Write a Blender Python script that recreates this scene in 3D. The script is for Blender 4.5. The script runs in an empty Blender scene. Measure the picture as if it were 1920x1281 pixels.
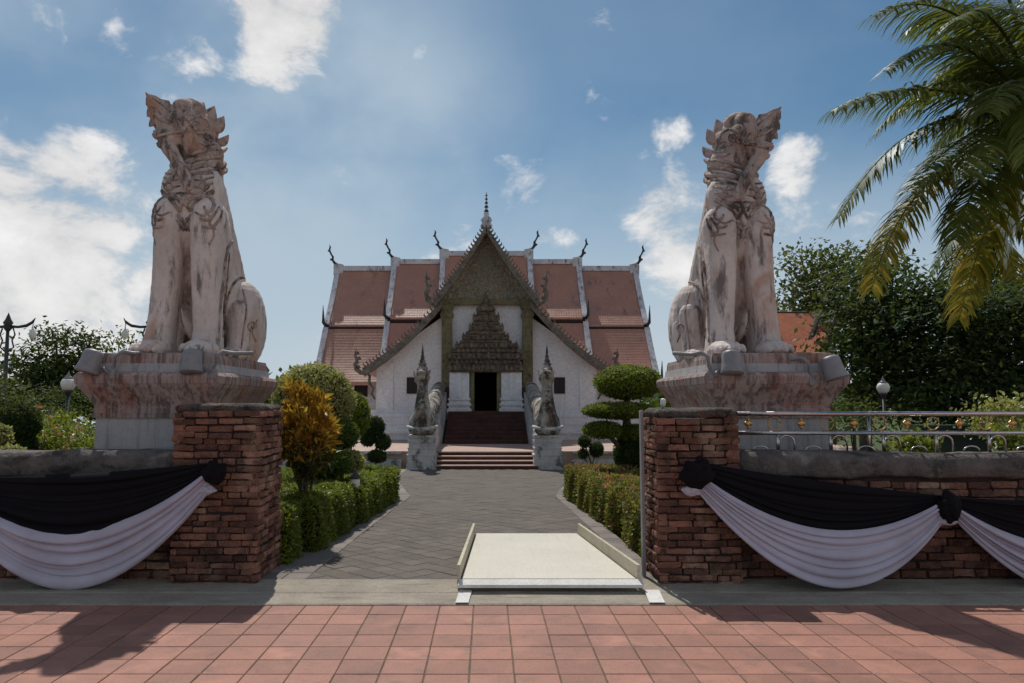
import bpy, math, random
import numpy as np
from mathutils import Vector, Matrix, noise

R = math.radians
scene = bpy.context.scene
col = scene.collection

# ------------------------------------------------------------------ camera
F, CX, CY, EYE = 1400.0, 912.0, 640.5, 1.6
PITCH = math.atan(116.0 / 1400.0)
cam_data = bpy.data.cameras.new('camera')
cam = bpy.data.objects.new('camera', cam_data)
col.objects.link(cam)
cam.location = (0, 0, EYE)
cam.rotation_euler = (R(90) + PITCH, 0, 0)
cam_data.sensor_width = 36.0
cam_data.lens = 36.0 * F / 1920.0
cam_data.shift_x = 48.0 / 1920.0
cam_data.clip_end = 4000
scene.camera = cam

def ray(px, py):
    dx, dy = (px - CX) / F, (CY - py) / F
    c, s = math.cos(PITCH), math.sin(PITCH)
    return Vector((dx, c - dy * s, s + dy * c))

def at(px, py, d):
    """point of the place seen at photo pixel px,py, d metres in front of the camera"""
    r = ray(px, py)
    t = d / r.y
    return Vector((r.x * t, d, EYE + r.z * t))

# ------------------------------------------------------------------ world and sun
SUN_EL, SUN_AZ = R(55), R(-13)          # azimuth measured from +Y, negative = to the left
SUN_DIR = Vector((math.sin(SUN_AZ) * math.cos(SUN_EL), math.cos(SUN_AZ) * math.cos(SUN_EL), math.sin(SUN_EL)))
SKY_STRENGTH = 0.10
world = bpy.data.worlds.new('World')
scene.world = world
world.use_nodes = True
wn, wl = world.node_tree.nodes, world.node_tree.links
wn.clear()

def wnode(t, **kw):
    n = wn.new(t)
    for k, v in kw.items():
        setattr(n, k, v)
    return n

def wmath(op, a, b=None, clamp=False):
    n = wn.new('ShaderNodeMath'); n.operation = op; n.use_clamp = clamp
    for i, x in enumerate((a, b)):
        if x is None: continue
        if isinstance(x, (int, float)): n.inputs[i].default_value = x
        else: wl.new(x, n.inputs[i])
    return n.outputs[0]

sky = wnode('ShaderNodeTexSky', sky_type='NISHITA')
sky.sun_disc = False
sky.sun_elevation = SUN_EL
sky.sun_rotation = SUN_AZ
sky.altitude = 200
sky.air_density = 1.0
sky.dust_density = 0.6
sky.ozone_density = 1.6
tc = wnode('ShaderNodeTexCoord')
sep = wnode('ShaderNodeSeparateXYZ'); wl.new(tc.outputs['Generated'], sep.inputs[0])
comb = wnode('ShaderNodeCombineXYZ')
wl.new(sep.outputs[0], comb.inputs[0])
wl.new(sep.outputs[1], comb.inputs[1])
wl.new(wmath('MULTIPLY', sep.outputs[2], 1.5), comb.inputs[2])
cn = wnode('ShaderNodeTexNoise'); wl.new(comb.outputs[0], cn.inputs['Vector'])
cn.inputs['Scale'].default_value = 9.0; cn.inputs['Detail'].default_value = 10; cn.inputs['Roughness'].default_value = 0.62
cn.inputs['Distortion'].default_value = 0.25
veil = wnode('ShaderNodeTexNoise'); wl.new(comb.outputs[0], veil.inputs['Vector'])
veil.inputs['Scale'].default_value = 2.6; veil.inputs['Detail'].default_value = 5; veil.inputs['Roughness'].default_value = 0.55
# cumulus banks: (pixel x, pixel y, radius in pixels, weight)
BANKS = [(95, 400, 260, .56), (-60, 330, 240, .5), (40, 560, 320, .52), (250, 560, 220, .40), (535, 20, 150, .62), (510, 110, 100, .46),
         (350, 130, 110, .22), (430, 215, 110, .25), (1265, 400, 140, .46), (1290, 480, 140, .44), (1500, 318, 100, .36),
         (1255, 255, 60, .24), (1530, 400, 150, .28), (975, 362, 80, .24), (835, 450, 100, .24), (1030, 450, 90, .22),
         (540, 675, 120, .2), (20, 0, 110, .26), (250, 60, 80, .2), (1225, 320, 65, .27), (1440, 480, 130, .26)]
field = None
nrm = wnode('ShaderNodeVectorMath', operation='NORMALIZE'); wl.new(tc.outputs['Generated'], nrm.inputs[0])
for bx, by, br, bw in BANKS:
    d0 = ray(bx, by).normalized(); d1 = ray(bx + br, by).normalized()
    dp = wnode('ShaderNodeVectorMath', operation='DOT_PRODUCT')
    wl.new(nrm.outputs[0], dp.inputs[0]); dp.inputs[1].default_value = d0
    mr = wnode('ShaderNodeMapRange', interpolation_type='SMOOTHSTEP')
    wl.new(dp.outputs['Value'], mr.inputs['Value'])
    mr.inputs['From Min'].default_value = d0.dot(d1); mr.inputs['From Max'].default_value = 1.0
    mr.inputs['To Min'].default_value = 0; mr.inputs['To Max'].default_value = bw
    field = mr.outputs[0] if field is None else wmath('MAXIMUM', field, mr.outputs[0])
# unseen cumulus beyond the frame, its cover added to brighten the shaded fronts
far_n = wnode('ShaderNodeTexNoise'); wl.new(comb.outputs[0], far_n.inputs['Vector'])
far_n.inputs['Scale'].default_value = 1.1; far_n.inputs['Detail'].default_value = 2
outside = wnode('ShaderNodeMapRange', interpolation_type='SMOOTHSTEP')
wl.new(sep.outputs[1], outside.inputs['Value'])
outside.inputs['From Min'].default_value = 0.75; outside.inputs['From Max'].default_value = 0.45
more = wnode('ShaderNodeMapRange', interpolation_type='SMOOTHSTEP'); wl.new(far_n.outputs[0], more.inputs['Value'])
more.inputs['From Min'].default_value = 0.36; more.inputs['From Max'].default_value = 0.56; more.inputs['To Max'].default_value = 0.42
field = wmath('MAXIMUM', field, wmath('MULTIPLY', more.outputs[0], outside.outputs[0]))
sharp = wmath('ADD', wmath('MULTIPLY', wmath('SUBTRACT', cn.outputs[0], 0.5), 1.7), 0.5)
dens = wmath('ADD', sharp, field)
cm = wnode('ShaderNodeMapRange', interpolation_type='SMOOTHSTEP'); wl.new(dens, cm.inputs['Value'])
cm.inputs['From Min'].default_value = 0.70; cm.inputs['From Max'].default_value = 1.02
cm.inputs['To Max'].default_value = 0.92
vm = wnode('ShaderNodeMapRange', interpolation_type='SMOOTHSTEP'); wl.new(veil.outputs[0], vm.inputs['Value'])
vm.inputs['From Min'].default_value = 0.30; vm.inputs['From Max'].default_value = 0.70; vm.inputs['To Max'].default_value = 0.66
# thin high veil, broad and soft: (pixel x, pixel y, radius in pixels, weight)
VEILS = [(560, 330, 520, .62), (60, 120, 420, .42), (330, 420, 420, .5), (1180, 560, 420, .35), (800, 560, 380, .4), (1560, 440, 260, .35)]
vfield = None
for bx, by, br, bw in VEILS:
    d0 = ray(bx, by).normalized(); d1 = ray(bx + br, by).normalized()
    dp = wnode('ShaderNodeVectorMath', operation='DOT_PRODUCT')
    wl.new(nrm.outputs[0], dp.inputs[0]); dp.inputs[1].default_value = d0
    mr = wnode('ShaderNodeMapRange', interpolation_type='SMOOTHSTEP')
    wl.new(dp.outputs['Value'], mr.inputs['Value'])
    mr.inputs['From Min'].default_value = d0.dot(d1); mr.inputs['From Max'].default_value = 1.0
    mr.inputs['To Min'].default_value = 0; mr.inputs['To Max'].default_value = bw
    vfield = mr.outputs[0] if vfield is None else wmath('MAXIMUM', vfield, mr.outputs[0])
vfac = wmath('ADD', wmath('MULTIPLY', vm.outputs[0], wmath('ADD', wmath('MULTIPLY', vfield, 1.6), 0.25)), wmath('MULTIPLY', vfield, 0.35), True)
# cloud brightness varies a little inside the cloud
cb = wnode('ShaderNodeMapRange'); wl.new(cn.outputs[0], cb.inputs['Value'])
cb.inputs['From Min'].default_value = 0.35; cb.inputs['From Max'].default_value = 0.7
cb.inputs['To Min'].default_value = 0.75; cb.inputs['To Max'].default_value = 1.1
tint = wnode('ShaderNodeHueSaturation'); wl.new(sky.outputs[0], tint.inputs['Color'])
tint.inputs['Saturation'].default_value = 1.22
tint.inputs['Value'].default_value = 0.53
low = wnode('ShaderNodeMapRange', interpolation_type='SMOOTHSTEP'); wl.new(sep.outputs[2], low.inputs['Value'])
low.inputs['From Min'].default_value = 0.36; low.inputs['From Max'].default_value = 0.0; low.inputs['To Max'].default_value = 0.92
cast = wnode('ShaderNodeMix', data_type='RGBA', blend_type='MULTIPLY'); cast.inputs['Factor'].default_value = 1.0
wl.new(tint.outputs[0], cast.inputs['A']); cast.inputs['B'].default_value = (0.98, 1.13, 1.06, 1)
hazy = wnode('ShaderNodeMix', data_type='RGBA'); wl.new(low.outputs[0], hazy.inputs['Factor'])
wl.new(cast.outputs['Result'], hazy.inputs['A']); hazy.inputs['B'].default_value = (4.6, 5.1, 5.7, 1)
CLOUD = 7.2
ccol = wnode('ShaderNodeCombineXYZ')
for i, k in enumerate((1.0, 0.985, 0.975)):
    wl.new(wmath('MULTIPLY', cb.outputs[0], CLOUD * k), ccol.inputs[i])
mixv = wnode('ShaderNodeMix', data_type='RGBA'); wl.new(vfac, mixv.inputs['Factor'])
wl.new(hazy.outputs['Result'], mixv.inputs['A']); mixv.inputs['B'].default_value = (3.7, 4.6, 5.4, 1)
mixc = wnode('ShaderNodeMix', data_type='RGBA'); wl.new(cm.outputs[0], mixc.inputs['Factor'])
wl.new(mixv.outputs['Result'], mixc.inputs['A']); wl.new(ccol.outputs[0], mixc.inputs['B'])
bg = wnode('ShaderNodeBackground'); wl.new(mixc.outputs['Result'], bg.inputs['Color'])
bg.inputs['Strength'].default_value = SKY_STRENGTH
wo = wnode('ShaderNodeOutputWorld'); wl.new(bg.outputs[0], wo.inputs['Surface'])

sun_data = bpy.data.lights.new('sun', 'SUN')
sun_data.energy = 3.0
sun_data.angle = R(0.5)
sun_data.color = (1.0, 0.95, 0.87)
sun = bpy.data.objects.new('sun', sun_data); col.objects.link(sun)
sun.rotation_euler = SUN_DIR.to_track_quat('Z', 'Y').to_euler()
sun.location = SUN_DIR * 60

scene.view_settings.view_transform = 'Standard'
scene.view_settings.look = 'None'
scene.view_settings.exposure = 0.25
scene.view_settings.gamma = 1.0
scene.view_settings.use_curve_mapping = False

# ------------------------------------------------------------------ helpers
rnd = random.Random(7)
rng = np.random.default_rng(7)

def tag(o, label=None, cat=None, group=None, kind=None):
    if label: o['label'] = label
    if cat: o['category'] = cat
    if group: o['group'] = group
    if kind: o['kind'] = kind
    return o

def adopt(o, parent):
    o.parent = parent
    if parent is not None and parent.type == 'EMPTY':
        o.matrix_parent_inverse = Matrix.Translation(parent.location).inverted()
    return o

def thing(name, label, cat, loc=(0, 0, 0), group=None):
    o = bpy.data.objects.new(name, None); col.objects.link(o)
    o.location = loc; o.empty_display_size = 0.2
    return tag(o, label, cat, group)

def copy_tree(o, parent=None, shift=None):
    c = o.copy(); col.objects.link(c); c.parent = parent
    for ch in list(o.children):
        copy_tree(ch, c)
    return c

class MB:
    def __init__(s): s.v, s.f = [], []
    def add(s, vs, fs):
        o = len(s.v)
        s.v.extend(tuple(v) for v in vs)
        s.f.extend(tuple(i + o for i in f) for f in fs)
        return s
    def box(s, x0, x1, y0, y1, z0, z1):
        return s.add([(x0,y0,z0),(x1,y0,z0),(x1,y1,z0),(x0,y1,z0),(x0,y0,z1),(x1,y0,z1),(x1,y1,z1),(x0,y1,z1)],
                     [(0,3,2,1),(4,5,6,7),(0,1,5,4),(1,2,6,5),(2,3,7,6),(3,0,4,7)])
    def obox(s, c, d, m=None):
        """box of size d about c, turned by the matrix m"""
        vs = []
        for z in (-1, 1):
            for x, y in ((-1,-1),(1,-1),(1,1),(-1,1)):
                p = Vector((x*d[0]/2, y*d[1]/2, z*d[2]/2))
                if m is not None: p = m @ p
                vs.append(Vector(c) + p)
        return s.add(vs, [(0,3,2,1),(4,5,6,7),(0,1,5,4),(1,2,6,5),(2,3,7,6),(3,0,4,7)])
    def loft(s, rings, caps=True):
        """rings: lists of equally many points"""
        n = len(rings[0]); vs = [p for r in rings for p in r]; fs = []
        for k in range(len(rings) - 1):
            for i in range(n):
                j = (i + 1) % n
                fs.append((k*n+i, k*n+j, (k+1)*n+j, (k+1)*n+i))
        if caps:
            fs.append(tuple(range(n))[::-1]); fs.append(tuple((len(rings)-1)*n + i for i in range(n)))
        return s.add(vs, fs)
    def rects(s, levels, cx=0, cy=0):
        """stack of rectangles (z, half x, half y)"""
        return s.loft([[(cx-a,cy-b,z),(cx+a,cy-b,z),(cx+a,cy+b,z),(cx-a,cy+b,z)] for z, a, b in levels])
    def lathe(s, prof, c=(0,0,0), n=16, m=None):
        rings = []
        for r, z in prof:
            ring = []
            for i in range(n):
                a = 2*math.pi*i/n
                p = Vector((r*math.cos(a), r*math.sin(a), z))
                if m is not None: p = m @ p
                ring.append(Vector(c) + p)
            rings.append(ring)
        return s.loft(rings)
    def tube(s, pts, rad, n=8, flat=1.0):
        pts = [Vector(p) for p in pts]
        if isinstance(rad, (int, float)): rad = [rad] * len(pts)
        rings = []; up = Vector((0.03, 0.02, 1))
        for i, p in enumerate(pts):
            t = (pts[min(i+1, len(pts)-1)] - pts[max(i-1, 0)]).normalized()
            u = up
            if abs(t.dot(u.normalized())) > 0.95: u = Vector((0.1, 1, 0.05))
            a = t.cross(u).normalized(); b = a.cross(t).normalized()
            rings.append([p + a*(rad[i]*math.cos(2*math.pi*k/n)) + b*(rad[i]*flat*math.sin(2*math.pi*k/n)) for k in range(n)])
        return s.loft(rings)
    def ell(s, c, r, n=14, m=9, rot=None):
        c = Vector(c); vs = []; fs = []
        for j in range(1, m):
            t = math.pi*j/m
            for i in range(n):
                a = 2*math.pi*i/n
                p = Vector((r[0]*math.sin(t)*math.cos(a), r[1]*math.sin(t)*math.sin(a), r[2]*math.cos(t)))
                vs.append(c + (rot @ p if rot is not None else p))
        top = Vector((0,0,r[2]));
        if rot is not None: top = rot @ top
        vs.append(c + top); vs.append(c - top)
        T, B = len(vs)-2, len(vs)-1
        for j in range(m-2):
            for i in range(n):
                k = (i+1) % n
                fs.append((j*n+i, (j+1)*n+i, (j+1)*n+k, j*n+k))
        for i in range(n):
            k = (i+1) % n
            fs.append((T, i, k)); fs.append((B, (m-2)*n+k, (m-2)*n+i))
        return s.add(vs, fs)
    def prism(s, poly, v0, v1, f):
        """poly: 2-D outline; f(a, b, t) maps to 3-D at t=v0 and t=v1"""
        n = len(poly)
        vs = [f(a, b, v0) for a, b in poly] + [f(a, b, v1) for a, b in poly]
        fs = [tuple(range(n)), tuple(range(2*n-1, n-1, -1))] + [(i, n+i, n+(i+1) % n, (i+1) % n) for i in range(n)]
        return s.add(vs, fs)
    def mesh(s, name, smooth=False):
        me = bpy.data.meshes.new(name); me.from_pydata(s.v, [], s.f); me.validate()
        import bmesh
        b = bmesh.new(); b.from_mesh(me); bmesh.ops.recalc_face_normals(b, faces=b.faces); b.to_mesh(me); b.free()
        if smooth: me.polygons.foreach_set('use_smooth', [True]*len(me.polygons))
        return me
    def build(s, name, mat, parent=None, smooth=False, bevel=0.0):
        me = s.mesh(name, smooth)
        if mat is not None: me.materials.append(mat)
        o = bpy.data.objects.new(name, me); col.objects.link(o)
        if parent is not None: adopt(o, parent)
        if bevel:
            md = o.modifiers.new('bevel', 'BEVEL'); md.width = bevel; md.segments = 2; md.limit_method = 'ANGLE'; md.angle_limit = R(40)
        return o

def link_mesh(name, me, parent=None, loc=(0,0,0), rot=(0,0,0), sc=(1,1,1), mat=None):
    o = bpy.data.objects.new(name, me); col.objects.link(o)
    o.location = loc; o.rotation_euler = rot; o.scale = sc
    if parent is not None: adopt(o, parent)
    if mat is not None and not me.materials: me.materials.append(mat)
    return o

def voxel(mb, size, smooth=2, jitter=0.0, jscale=4.0):
    """one continuous surface round overlapping shapes"""
    me = mb.mesh('raw')
    o = bpy.data.objects.new('raw', me); col.objects.link(o)
    md = o.modifiers.new('r', 'REMESH'); md.mode = 'VOXEL'; md.voxel_size = size; md.use_smooth_shade = True
    if smooth:
        sm = o.modifiers.new('s', 'SMOOTH'); sm.factor = 0.5; sm.iterations = smooth
    dg = bpy.context.evaluated_depsgraph_get()
    new = bpy.data.meshes.new_from_object(o.evaluated_get(dg))
    bpy.data.objects.remove(o); bpy.data.meshes.remove(me)
    if jitter:
        n = len(new.vertices); co = np.empty(n*3, np.float32); new.vertices.foreach_get('co', co)
        no = np.empty(n*3, np.float32); new.vertices.foreach_get('normal', no)
        co = co.reshape(-1, 3); no = no.reshape(-1, 3)
        k = np.array([noise.fractal(Vector(p)*jscale, 0.8, 2.1, 4) for p in co.tolist()], np.float32)
        co += no * (k*jitter)[:, None]
        new.vertices.foreach_set('co', co.ravel())
    new.polygons.foreach_set('use_smooth', [True]*len(new.polygons)); new.update()
    return new

def np_mesh(name, V, loops, sizes, mat, smooth=False):
    me = bpy.data.meshes.new(name)
    me.vertices.add(len(V)); me.vertices.foreach_set('co', np.ascontiguousarray(V, np.float32).ravel())
    me.loops.add(len(loops)); me.loops.foreach_set('vertex_index', np.ascontiguousarray(loops, np.int32))
    me.polygons.add(len(sizes))
    st = np.concatenate([[0], np.cumsum(sizes)[:-1]]).astype(np.int32)
    me.polygons.foreach_set('loop_start', st); me.polygons.foreach_set('loop_total', np.asarray(sizes, np.int32))
    if smooth: me.polygons.foreach_set('use_smooth', np.ones(len(sizes), bool))
    me.update(calc_edges=True)
    if mat: me.materials.append(mat)
    return me

def unit(a): return a / np.maximum(np.linalg.norm(a, axis=1, keepdims=True), 1e-6)

def leaf_mesh(name, P, D, length, width, mat, spread=0.8, droop=0.0, cup=0.15, face=False):
    """one folded leaf blade (two quads' worth of surface) at every point P, pointing roughly along D"""
    n = len(P)
    A = unit(D + rng.normal(0, spread, (n, 3)))
    A[:, 2] -= droop; A = unit(A)
    Q = rng.normal(0, 1, (n, 3))
    if face:                                    # blades lie across the surface and look outwards, as clipped leaves do
        N = unit(D + rng.normal(0, spread*.55, (n, 3)))
        A = unit(np.cross(N, Q) + N*rng.uniform(-.1, .5, (n, 1))); Q = N
    B = unit(np.cross(A, Q)); C = np.cross(A, B)
    L = (length * rng.uniform(0.65, 1.25, n))[:, None]; W = (width * rng.uniform(0.7, 1.2, n))[:, None]
    v0 = P; v1 = P + A*L*0.45 + B*W*0.5 + C*W*cup; v2 = P + A*L - C*L*0.08; v3 = P + A*L*0.45 - B*W*0.5 + C*W*cup
    V = np.stack([v0, v1, v2, v3], 1).reshape(-1, 3)
    idx = np.arange(n)[:, None]*4
    loops = np.concatenate([idx+0, idx+1, idx+2, idx+0, idx+2, idx+3], 1).ravel()
    return np_mesh(name, V, loops, np.full(2*n, 3), mat)

# ------------------------------------------------------------------ materials
class Nodes:
    def __init__(s, name):
        s.m = bpy.data.materials.new(name); s.m.use_nodes = True
        s.n, s.l = s.m.node_tree.nodes, s.m.node_tree.links
        s.n.clear()
        s.out = s.n.new('ShaderNodeOutputMaterial')
    def new(s, t, **kw):
        x = s.n.new(t)
        for k, v in kw.items(): setattr(x, k, v)
        return x
    def put(s, sock, v):
        if isinstance(v, bpy.types.NodeSocket): s.l.new(v, sock)
        elif isinstance(v, (tuple, list)) and len(v) == 3 and sock.type == 'RGBA': sock.default_value = (*v, 1)
        else: sock.default_value = v
    def math(s, op, a, b=0.0, clamp=False):
        x = s.new('ShaderNodeMath', operation=op, use_clamp=clamp); s.put(x.inputs[0], a); s.put(x.inputs[1], b); return x.outputs[0]
    def pos(s, sc=(1, 1, 1), obj=False):
        if obj: src = s.new('ShaderNodeTexCoord').outputs['Object']
        else: src = s.new('ShaderNodeNewGeometry').outputs['Position']
        mp = s.new('ShaderNodeMapping'); s.l.new(src, mp.inputs['Vector']); mp.inputs['Scale'].default_value = sc
        return mp.outputs[0]
    def noise(s, vec, scale, detail=5, rough=0.6, dist=0.0):
        x = s.new('ShaderNodeTexNoise'); s.l.new(vec, x.inputs['Vector'])
        x.inputs['Scale'].default_value = scale; x.inputs['Detail'].default_value = detail
        x.inputs['Roughness'].default_value = rough; x.inputs['Distortion'].default_value = dist
        return x.outputs[0]
    def ramp(s, v, a, b, lo=0.0, hi=1.0):
        x = s.new('ShaderNodeMapRange', interpolation_type='SMOOTHSTEP'); s.put(x.inputs['Value'], v)
        x.inputs['From Min'].default_value = a; x.inputs['From Max'].default_value = b
        x.inputs['To Min'].default_value = lo; x.inputs['To Max'].default_value = hi
        return x.outputs[0]
    def mix(s, f, a, b):
        x = s.new('ShaderNodeMix', data_type='RGBA'); s.put(x.inputs['Factor'], f); s.put(x.inputs['A'], a); s.put(x.inputs['B'], b)
        return x.outputs['Result']
    def value(s, c, v):
        x = s.new('ShaderNodeHueSaturation'); s.put(x.inputs['Color'], c); s.put(x.inputs['Value'], v); return x.outputs[0]
    def surface(s, color, rough=0.8, spec=0.3, metal=0.0, height=None, bump=0.3, bdist=0.02, **kw):
        p = s.new('ShaderNodeBsdfPrincipled'); s.put(p.inputs['Base Color'], color); s.put(p.inputs['Roughness'], rough)
        s.put(p.inputs['Specular IOR Level'], spec); s.put(p.inputs['Metallic'], metal)
        for k, v in kw.items(): s.put(p.inputs[k], v)
        if height is not None:
            b = s.new('ShaderNodeBump'); b.inputs['Strength'].default_value = bump; b.inputs['Distance'].default_value = bdist
            s.l.new(height, b.inputs['Height']); s.l.new(b.outputs[0], p.inputs['Normal'])
        s.l.new(p.outputs[0], s.out.inputs['Surface'])
        return s.m

def weathered(name, c1, c2, scale=3.0, rough=0.85, stain=None, stain_at=(0.55, 0.7), streak=(2.2, 2.2, 0.5), stain_amt=0.85,
              bump=0.35, bscale=30, bdist=0.015, rand=0.0, spec=0.25, second=None, second_at=(0.55, 0.75), grain=0.16):
    s = Nodes(name)
    v = s.pos()
    c = s.mix(s.ramp(s.noise(v, scale, 6), 0.3, 0.7), c1, c2)
    fine = s.noise(v, bscale, 6, 0.65)
    c = s.value(c, s.ramp(fine, 0.25, 0.75, 1-grain, 1+grain))
    if second is not None:
        c = s.mix(s.ramp(s.noise(s.pos((1.3, 1.3, 0.8)), 2.1, 5, 0.6, 0.4), *second_at), c, second)
    if stain is not None:
        m = s.ramp(s.noise(s.pos(streak), 2.4, 8, 0.68, 0.3), *stain_at)
        c = s.mix(s.math('MULTIPLY', m, stain_amt), c, stain)
    if rand:
        oi = s.new('ShaderNodeObjectInfo')
        c = s.value(c, s.ramp(oi.outputs['Random'], 0, 1, 1-rand, 1+rand))
    h = s.math('ADD', fine, s.math('MULTIPLY', s.noise(v, bscale*0.25, 4), 1.5))
    return s.surface(c, rough, spec, height=h, bump=bump, bdist=bdist)

def leaf_mat(name, ca, cb, cc, trans=0.4, gloss=0.10, rough=0.55):
    """three leaf tones mixed leaf by leaf; light passes through the blade"""
    s = Nodes(name)
    g = s.new('ShaderNodeNewGeometry')
    r = g.outputs['Random Per Island']
    c = s.mix(s.ramp(r, 0.0, 0.55), ca, cb)
    c = s.mix(s.ramp(r, 0.72, 0.98), c, cc)
    big = s.noise(s.pos(), 1.3, 3)
    c = s.value(c, s.ramp(big, 0.3, 0.7, 0.75, 1.25))
    d = s.new('ShaderNodeBsdfDiffuse'); s.put(d.inputs['Color'], c)
    t = s.new('ShaderNodeBsdfTranslucent'); s.put(t.inputs['Color'], s.mix(0.35, c, (0.30, 0.34, 0.03)))
    m1 = s.new('ShaderNodeMixShader'); m1.inputs[0].default_value = trans
    s.l.new(d.outputs[0], m1.inputs[1]); s.l.new(t.outputs[0], m1.inputs[2])
    gl = s.new('ShaderNodeBsdfGlossy'); gl.inputs['Roughness'].default_value = rough; gl.inputs['Color'].default_value = (0.9, 0.95, 1, 1)
    fr = s.new('ShaderNodeFresnel'); fr.inputs['IOR'].default_value = 1.4
    m2 = s.new('ShaderNodeMixShader'); s.l.new(s.math('MULTIPLY', fr.outputs[0], gloss, True), m2.inputs[0])
    s.l.new(m1.outputs[0], m2.inputs[1]); s.l.new(gl.outputs[0], m2.inputs[2])
    s.l.new(m2.outputs[0], s.out.inputs['Surface'])
    return s.m

def plain(name, c, rough=0.5, metal=0.0, spec=0.4, var=0.12, scale=14, **kw):
    s = Nodes(name)
    n = s.noise(s.pos(), scale, 5)
    cc = s.value(c, s.ramp(n, 0.3, 0.7, 1-var, 1+var))
    return s.surface(cc, s.ramp(n, 0.3, 0.7, max(rough-0.08, 0.02), min(rough+0.08, 1)), spec, metal, **kw)

M = {}
M['plaster'] = weathered('white_plaster', (0.80, 0.775, 0.775), (0.70, 0.675, 0.685), 1.2, stain=(0.22, 0.21, 0.22), stain_at=(0.58, 0.8), streak=(0.8, 0.8, 0.25), stain_amt=0.5, bump=0.15, bscale=12)
M['oldplaster'] = weathered('old_white_plaster', (0.58, 0.57, 0.55), (0.42, 0.41, 0.41), 2.5, stain=(0.06, 0.065, 0.05), stain_at=(0.5, 0.66), streak=(1.6, 1.6, 1.2), bump=0.4, bscale=20)
M['carving'] = weathered('stained_carving', (0.52, 0.42, 0.37), (0.30, 0.23, 0.20), 5, stain=(0.05, 0.042, 0.04), stain_at=(0.45, 0.62), streak=(3, 3, 2), bump=0.5, bscale=34)
M['statue'] = weathered('pale_statue_plaster', (0.70, 0.605, 0.555), (0.56, 0.47, 0.43), 2.0, stain=(0.07, 0.057, 0.053), stain_at=(0.505, 0.665), streak=(3.0, 3.0, 0.8), stain_amt=0.78, bump=0.3, bscale=26, bdist=0.015, second=(0.50, 0.32, 0.25), second_at=(0.52, 0.72), grain=0.07)
M['statuehead'] = weathered('blackened_statue_plaster', (0.54, 0.42, 0.37), (0.36, 0.27, 0.235), 4.0, stain=(0.06, 0.045, 0.04), stain_at=(0.46, 0.62), streak=(3.4, 3.4, 1.4), stain_amt=0.82, bump=0.4, bscale=26, bdist=0.015, second=(0.40, 0.24, 0.17), second_at=(0.5, 0.7), grain=0.09)
M['plinth'] = weathered('stained_plinth_plaster', (0.44, 0.335, 0.30), (0.35, 0.285, 0.265), 1.3, stain=(0.085, 0.055, 0.05), stain_at=(0.42, 0.64), streak=(9.0, 9.0, 0.32), stain_amt=0.78, bump=0.3, bscale=26, second=(0.36, 0.185, 0.14), second_at=(0.48, 0.68), grain=0.08)
M['plinthgrey'] = weathered('grey_plinth_shaft', (0.46, 0.43, 0.42), (0.36, 0.355, 0.365), 1.5, stain=(0.20, 0.15, 0.14), stain_at=(0.48, 0.72), streak=(9.0, 9.0, 0.25), stain_amt=0.7, bump=0.3, bscale=26, grain=0.08)
M['brick'] = weathered('old_red_brick', (0.265, 0.122, 0.083), (0.165, 0.08, 0.058), 9, stain=(0.045, 0.033, 0.028), stain_at=(0.47, 0.70), streak=(2.2, 2.2, 2.0), stain_amt=0.8, bump=0.9, bscale=45, bdist=0.02, rand=0.42, second=(0.33, 0.205, 0.145), second_at=(0.5, 0.68))
M['mortar'] = weathered('dark_joint_mortar', (0.075, 0.05, 0.042), (0.04, 0.032, 0.03), 8, bump=0.8, bscale=40, bdist=0.03)
M['coping'] = weathered('rough_grey_coping', (0.17, 0.145, 0.13), (0.09, 0.078, 0.072), 4, stain=(0.025, 0.022, 0.02), stain_at=(0.5, 0.68), streak=(1.5, 1.5, 2), bump=0.8, bscale=22, bdist=0.03, second=(0.27, 0.25, 0.23), second_at=(0.58, 0.75))
M['pillarcap'] = weathered('blackened_render_cap', (0.15, 0.125, 0.105), (0.075, 0.062, 0.054), 6, stain=(0.018, 0.017, 0.014), stain_at=(0.46, 0.62), streak=(2.5, 2.5, 3), bump=1.0, bscale=26, bdist=0.04, second=(0.20, 0.10, 0.07), second_at=(0.52, 0.68))
M['concrete'] = weathered('worn_concrete', (0.34, 0.30, 0.24), (0.265, 0.23, 0.185), 3, stain=(0.13, 0.11, 0.09), stain_at=(0.50, 0.74), streak=(0.9, 7, 3), stain_amt=0.75, bump=0.4, bscale=45)
M['tile'] = weathered('red_clay_tile', (0.34, 0.157, 0.112), (0.275, 0.132, 0.10), 1.1, rough=0.7, stain=(0.165, 0.10, 0.085), stain_at=(0.47, 0.76), streak=(2.6, 2.6, 4), stain_amt=0.7, bump=0.25, bscale=60, bdist=0.004, rand=0.13, spec=0.35, second=(0.385, 0.185, 0.135), second_at=(0.5, 0.72))
M['grout'] = weathered('dark_grout', (0.17, 0.13, 0.09), (0.10, 0.085, 0.06), 6, bump=0.5, bscale=60, bdist=0.004)
M['paver'] = weathered('grey_brown_paver', (0.148, 0.125, 0.106), (0.112, 0.096, 0.083), 2.0, stain=(0.09, 0.076, 0.065), stain_at=(0.5, 0.72), streak=(2, 2, 2), stain_amt=0.6, bump=0.4, bscale=70, bdist=0.006, rand=0.10)
M['joint'] = weathered('paver_joint_sand', (0.085, 0.071, 0.06), (0.06, 0.05, 0.043), 6, bump=0.4, bscale=60)
M['border'] = weathered('pale_border_stone', (0.235, 0.205, 0.185), (0.18, 0.155, 0.14), 3, stain=(0.16, 0.14, 0.13), stain_at=(0.5, 0.7), streak=(3, 3, 3), bump=0.35, bscale=60, bdist=0.006, rand=0.14)
M['soil'] = weathered('garden_soil', (0.12, 0.085, 0.06), (0.07, 0.05, 0.035), 3, bump=0.8, bscale=18, bdist=0.05)
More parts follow.
